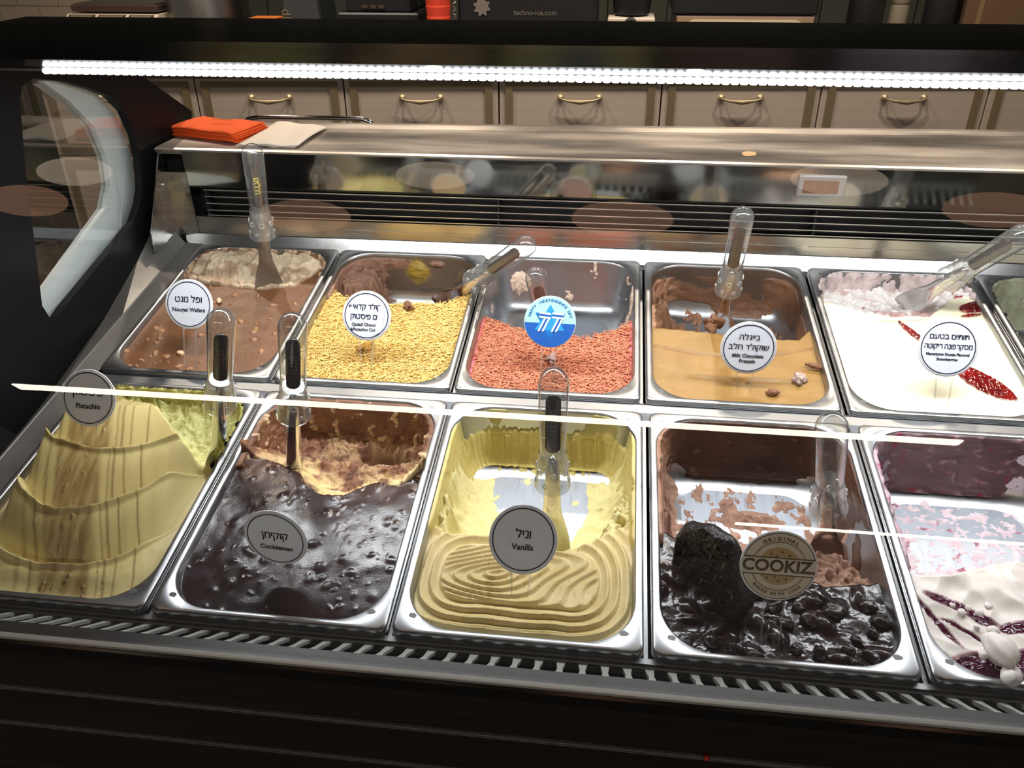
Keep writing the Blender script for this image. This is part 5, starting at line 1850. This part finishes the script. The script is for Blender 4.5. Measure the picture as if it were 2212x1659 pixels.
r = empty('hot_plate', 'white appliance with a black bowl, dark knob and red switch', 'appliance', None, Matrix.Translation((.66, YM + .0, CT)))
MB().box(0, .16, 0, .16, 0, .137, c=.004).build('appliance_body', mat('appliance_white', S(196, 184, 170), .4), r)
MB().lathe([(.05, .137), (.062, .145), (.066, .18), (.066, .22)], 28, Matrix.Translation((.08, .08, 0))).build('bowl', M['dark'], r, smooth=True)
MB().lathe([(.022, 0), (.022, .012), (.016, .018)], 20, Matrix.Translation((.078, .0, .118)) @ Matrix.Rotation(math.radians(90), 4, 'X')).build('knob', M['dark'], r)
MB().box(.115, .125, -.003, .001, .108, .126).build('red_switch', mat('red_lamp', S(200, 30, 20), .4, emis=S(255, 30, 20), estr=1.2), r)
r = empty('cream_machine', 'long machine with a cream control panel on the back worktop', 'machine', None, Matrix.Translation((.89, YM + .02, CT)))
MB().box(0, .46, 0, .32, 0, .142, c=.003).build('machine_body', M['scale_edge'], r)
MB().box(.005, .455, -.003, .002, .01, .140).build('front_plate', mat('panel_tan', S(150, 124, 100), .5), r)
pp_ = rr(.035, .02, .425, .132, .03, 6)
MB().prism(pp_, -.006, -.002, 'y').build('control_panel', mat('panel_cream', S(196, 190, 158), .5), r)
for k in range(3):
    MB().lathe([(.006, 0), (.006, .005)], 12, Matrix.Translation((.16 + k * .016, -.006, .115)) @ Matrix.Rotation(math.radians(90), 4, 'X')).build('button', M['dark'], r)
MB().box(.235, .262, -.010, -.005, .105, .120).build('button', M['dark'], r)
MB().box(-.01, .47, .02, .34, .145, .40, c=.006).build('machine_top', M['dark'], r)
for k, (xx_, rr_, hh, mm, nm, lb) in enumerate(((1.52, .055, .35, 'dark', 'dark_canister', 'black cylinder on the right of the cream machine'),
                                     (1.76, .050, .35, 'dark', 'dark_canister', 'second black cylinder, farther right on the worktop'),
                                     (1.63, .030, .17, 'scale_lcd', 'small_jar', 'small grey jar between two black cylinders'))):
    r = empty(nm, lb, 'canister', None, Matrix.Translation((xx_, YM + .08, CT)))
    MB().lathe([(rr_ * .95, 0), (rr_, .006), (rr_, hh), (rr_ * .92, hh + .01)], 28).build('canister_body', M[mm], r, smooth=True)
    MB().lathe([(rr_ * .98, hh + .01), (rr_ * 1.02, hh + .014), (rr_ * 1.0, hh + .03)], 28).build('lid', M[mm], r, smooth=True)
r = empty('cardboard_carton', 'brown carton at the right end of the worktop', 'box', None, Matrix.Translation((1.83, YM + .05, CT)))
MB().box(0, .35, 0, .3, 0, .30).build('carton_body', mat('carton', S(92, 70, 48), .8), r)
MB().box(.04, .055, -.002, .001, 0, .30).build('seam', mat('carton_tape', S(120, 98, 70), .6), r)

# ---------------------------------------------------------------- room
def structure(o):
    o['kind'] = 'structure'; return o
M['floor'] = mat('floor_tile', S(70, 62, 54), 0.5)
M['wall'] = mat('dark_green_wall', S(52, 56, 46), 0.7)
M['ceil'] = mat('ceiling_dark', S(40, 38, 36), 0.8)
structure(MB().box(-4, 5, -8, 3.5, -.02, 0).build('floor', M['floor']))
wb = structure(MB().box(-4, 5, 3.30, 3.40, 0, 2.8).build('wall_back', M['wall']))
for k in range(24):
    x_ = -.98 + k * .125
    MB().box(x_ + .002, x_ + .123, 3.286, 3.301, .95, 1.9, c=.002).build('wall_board', M['wall'], wb)
M['tile'] = mat('white_tile', S(196, 180, 158), 0.35)
for rr_ in range(5):
    for k in range(7):
        x_ = -2.35 + k * .20 + (rr_ % 2) * .1
        if x_ > -1.08: continue
        z_ = 1.02 + rr_ * .072
        MB().box(x_ + .0015, x_ + .1985, 3.29, 3.301, z_, z_ + .070, c=.0015).build('tile', M['tile'], wb)
structure(MB().box(-4, 5, -8, 3.5, 2.8, 2.84).build('ceiling', M['ceil']))

# linear ceiling lamps and pendant discs of the shop, seen as reflections in the front glass
M['lamp_warm'] = mat('lamp_tube', (1, 1, 1, 1), .5, emis=(1.0, .86, .68, 1), estr=34)
def linear_lamp(x0, x1, y, label, wd=.045):
    r = empty('linear_lamp', label, 'ceiling lamp', 'linear ceiling lamps over the shop floor', Matrix.Translation((x0, y, 2.8)))
    MB().box(-.01, x1 - x0 + .01, -wd, wd, -.045, 0).build('lamp_housing', M['alu'], r)
    MB().box(0, x1 - x0, -wd * .9, wd * .9, -.055, -.045).build('diffuser', M['lamp_warm'], r)
    return r


linear_lamp(-3.12, 2.80, -4.09, 'long warm linear ceiling lamp over the shop floor, nearer to the case', .052)
linear_lamp(1.89, 4.6, -6.34, 'short warm linear ceiling lamp farther from the case', .030)
M['shade_a'] = mat('amber_diffuser', S(150, 90, 60), .6, emis=(.95, .50, .30, 1), estr=2.0)
M['shade_b'] = mat('cream_diffuser', S(200, 180, 150), .6, emis=(1.0, .80, .60, 1), estr=2.6)
for k, (x_, y_, rr_, mm, lb) in enumerate(((.73, .075, .105, 'shade_a', 'amber disc pendant over the middle of the case'), (.085, .03, .10, 'shade_a', 'amber disc pendant over the pistachio end'),
        (-.53, .065, .10, 'shade_a', 'amber disc pendant left of the case'), (1.42, .19, .10, 'shade_a', 'amber disc pendant over the right end'),
        (-.42, .25, .09, 'shade_b', 'cream disc pendant near the left end of the case'), (.352, .29, .085, 'shade_b', 'cream disc pendant behind the middle amber one'),
        (1.137, .33, .095, 'shade_b', 'cream disc pendant toward the right end'))):
    r = empty('pendant_lamp', lb, 'pendant lamp', 'disc pendant lamps over the case', Matrix.Translation((x_, y_, 2.2)))
    MB().lathe([(rr_ * .96, 0), (rr_, .004), (rr_, .030), (rr_ * .3, .05), (.012, .055)], 40).build('shade', M['dark'], r, smooth=False)
    MB().lathe([(rr_ * .95, -.003), (rr_ * .95, 0.0)], 40).build('diffuser', M[mm], r)
    MB().lathe([(.003, .05), (.003, .60)], 8).build('cord', M['dark'], r)

# downlight housings, and one small bare bulb
for x_, lb in zip((-.75, .10, .95, 1.80), ('first recessed downlight from the left over the staff aisle', 'second recessed downlight from the left over the aisle',
                                          'third recessed downlight from the left over the aisle', 'rightmost recessed downlight over the aisle')):
    r = empty('downlight', lb, 'downlight', 'recessed downlights over the staff aisle', Matrix.Translation((x_, 1.75, 2.80)))
    MB().lathe([(.07, 0), (.07, -.012), (.055, -.014), (.052, -.004)], 32, cap=False).build('housing', M['alu'], r, smooth=False)
r = empty('bare_bulb', 'small amber filament bulb hanging over the case', 'bulb', None, Matrix.Translation((.97, .47, 2.2)))
MB().lathe([(.003, .03), (.010, .02), (.014, 0), (.009, -.014), (.001, -.018)], 20).build('glass_bulb', mat('filament', (1, .6, .3, 1), .3, emis=(1, .55, .2, 1), estr=18), r, smooth=True)
MB().lathe([(.002, .03), (.002, .60)], 8).build('cord', M['dark'], r)
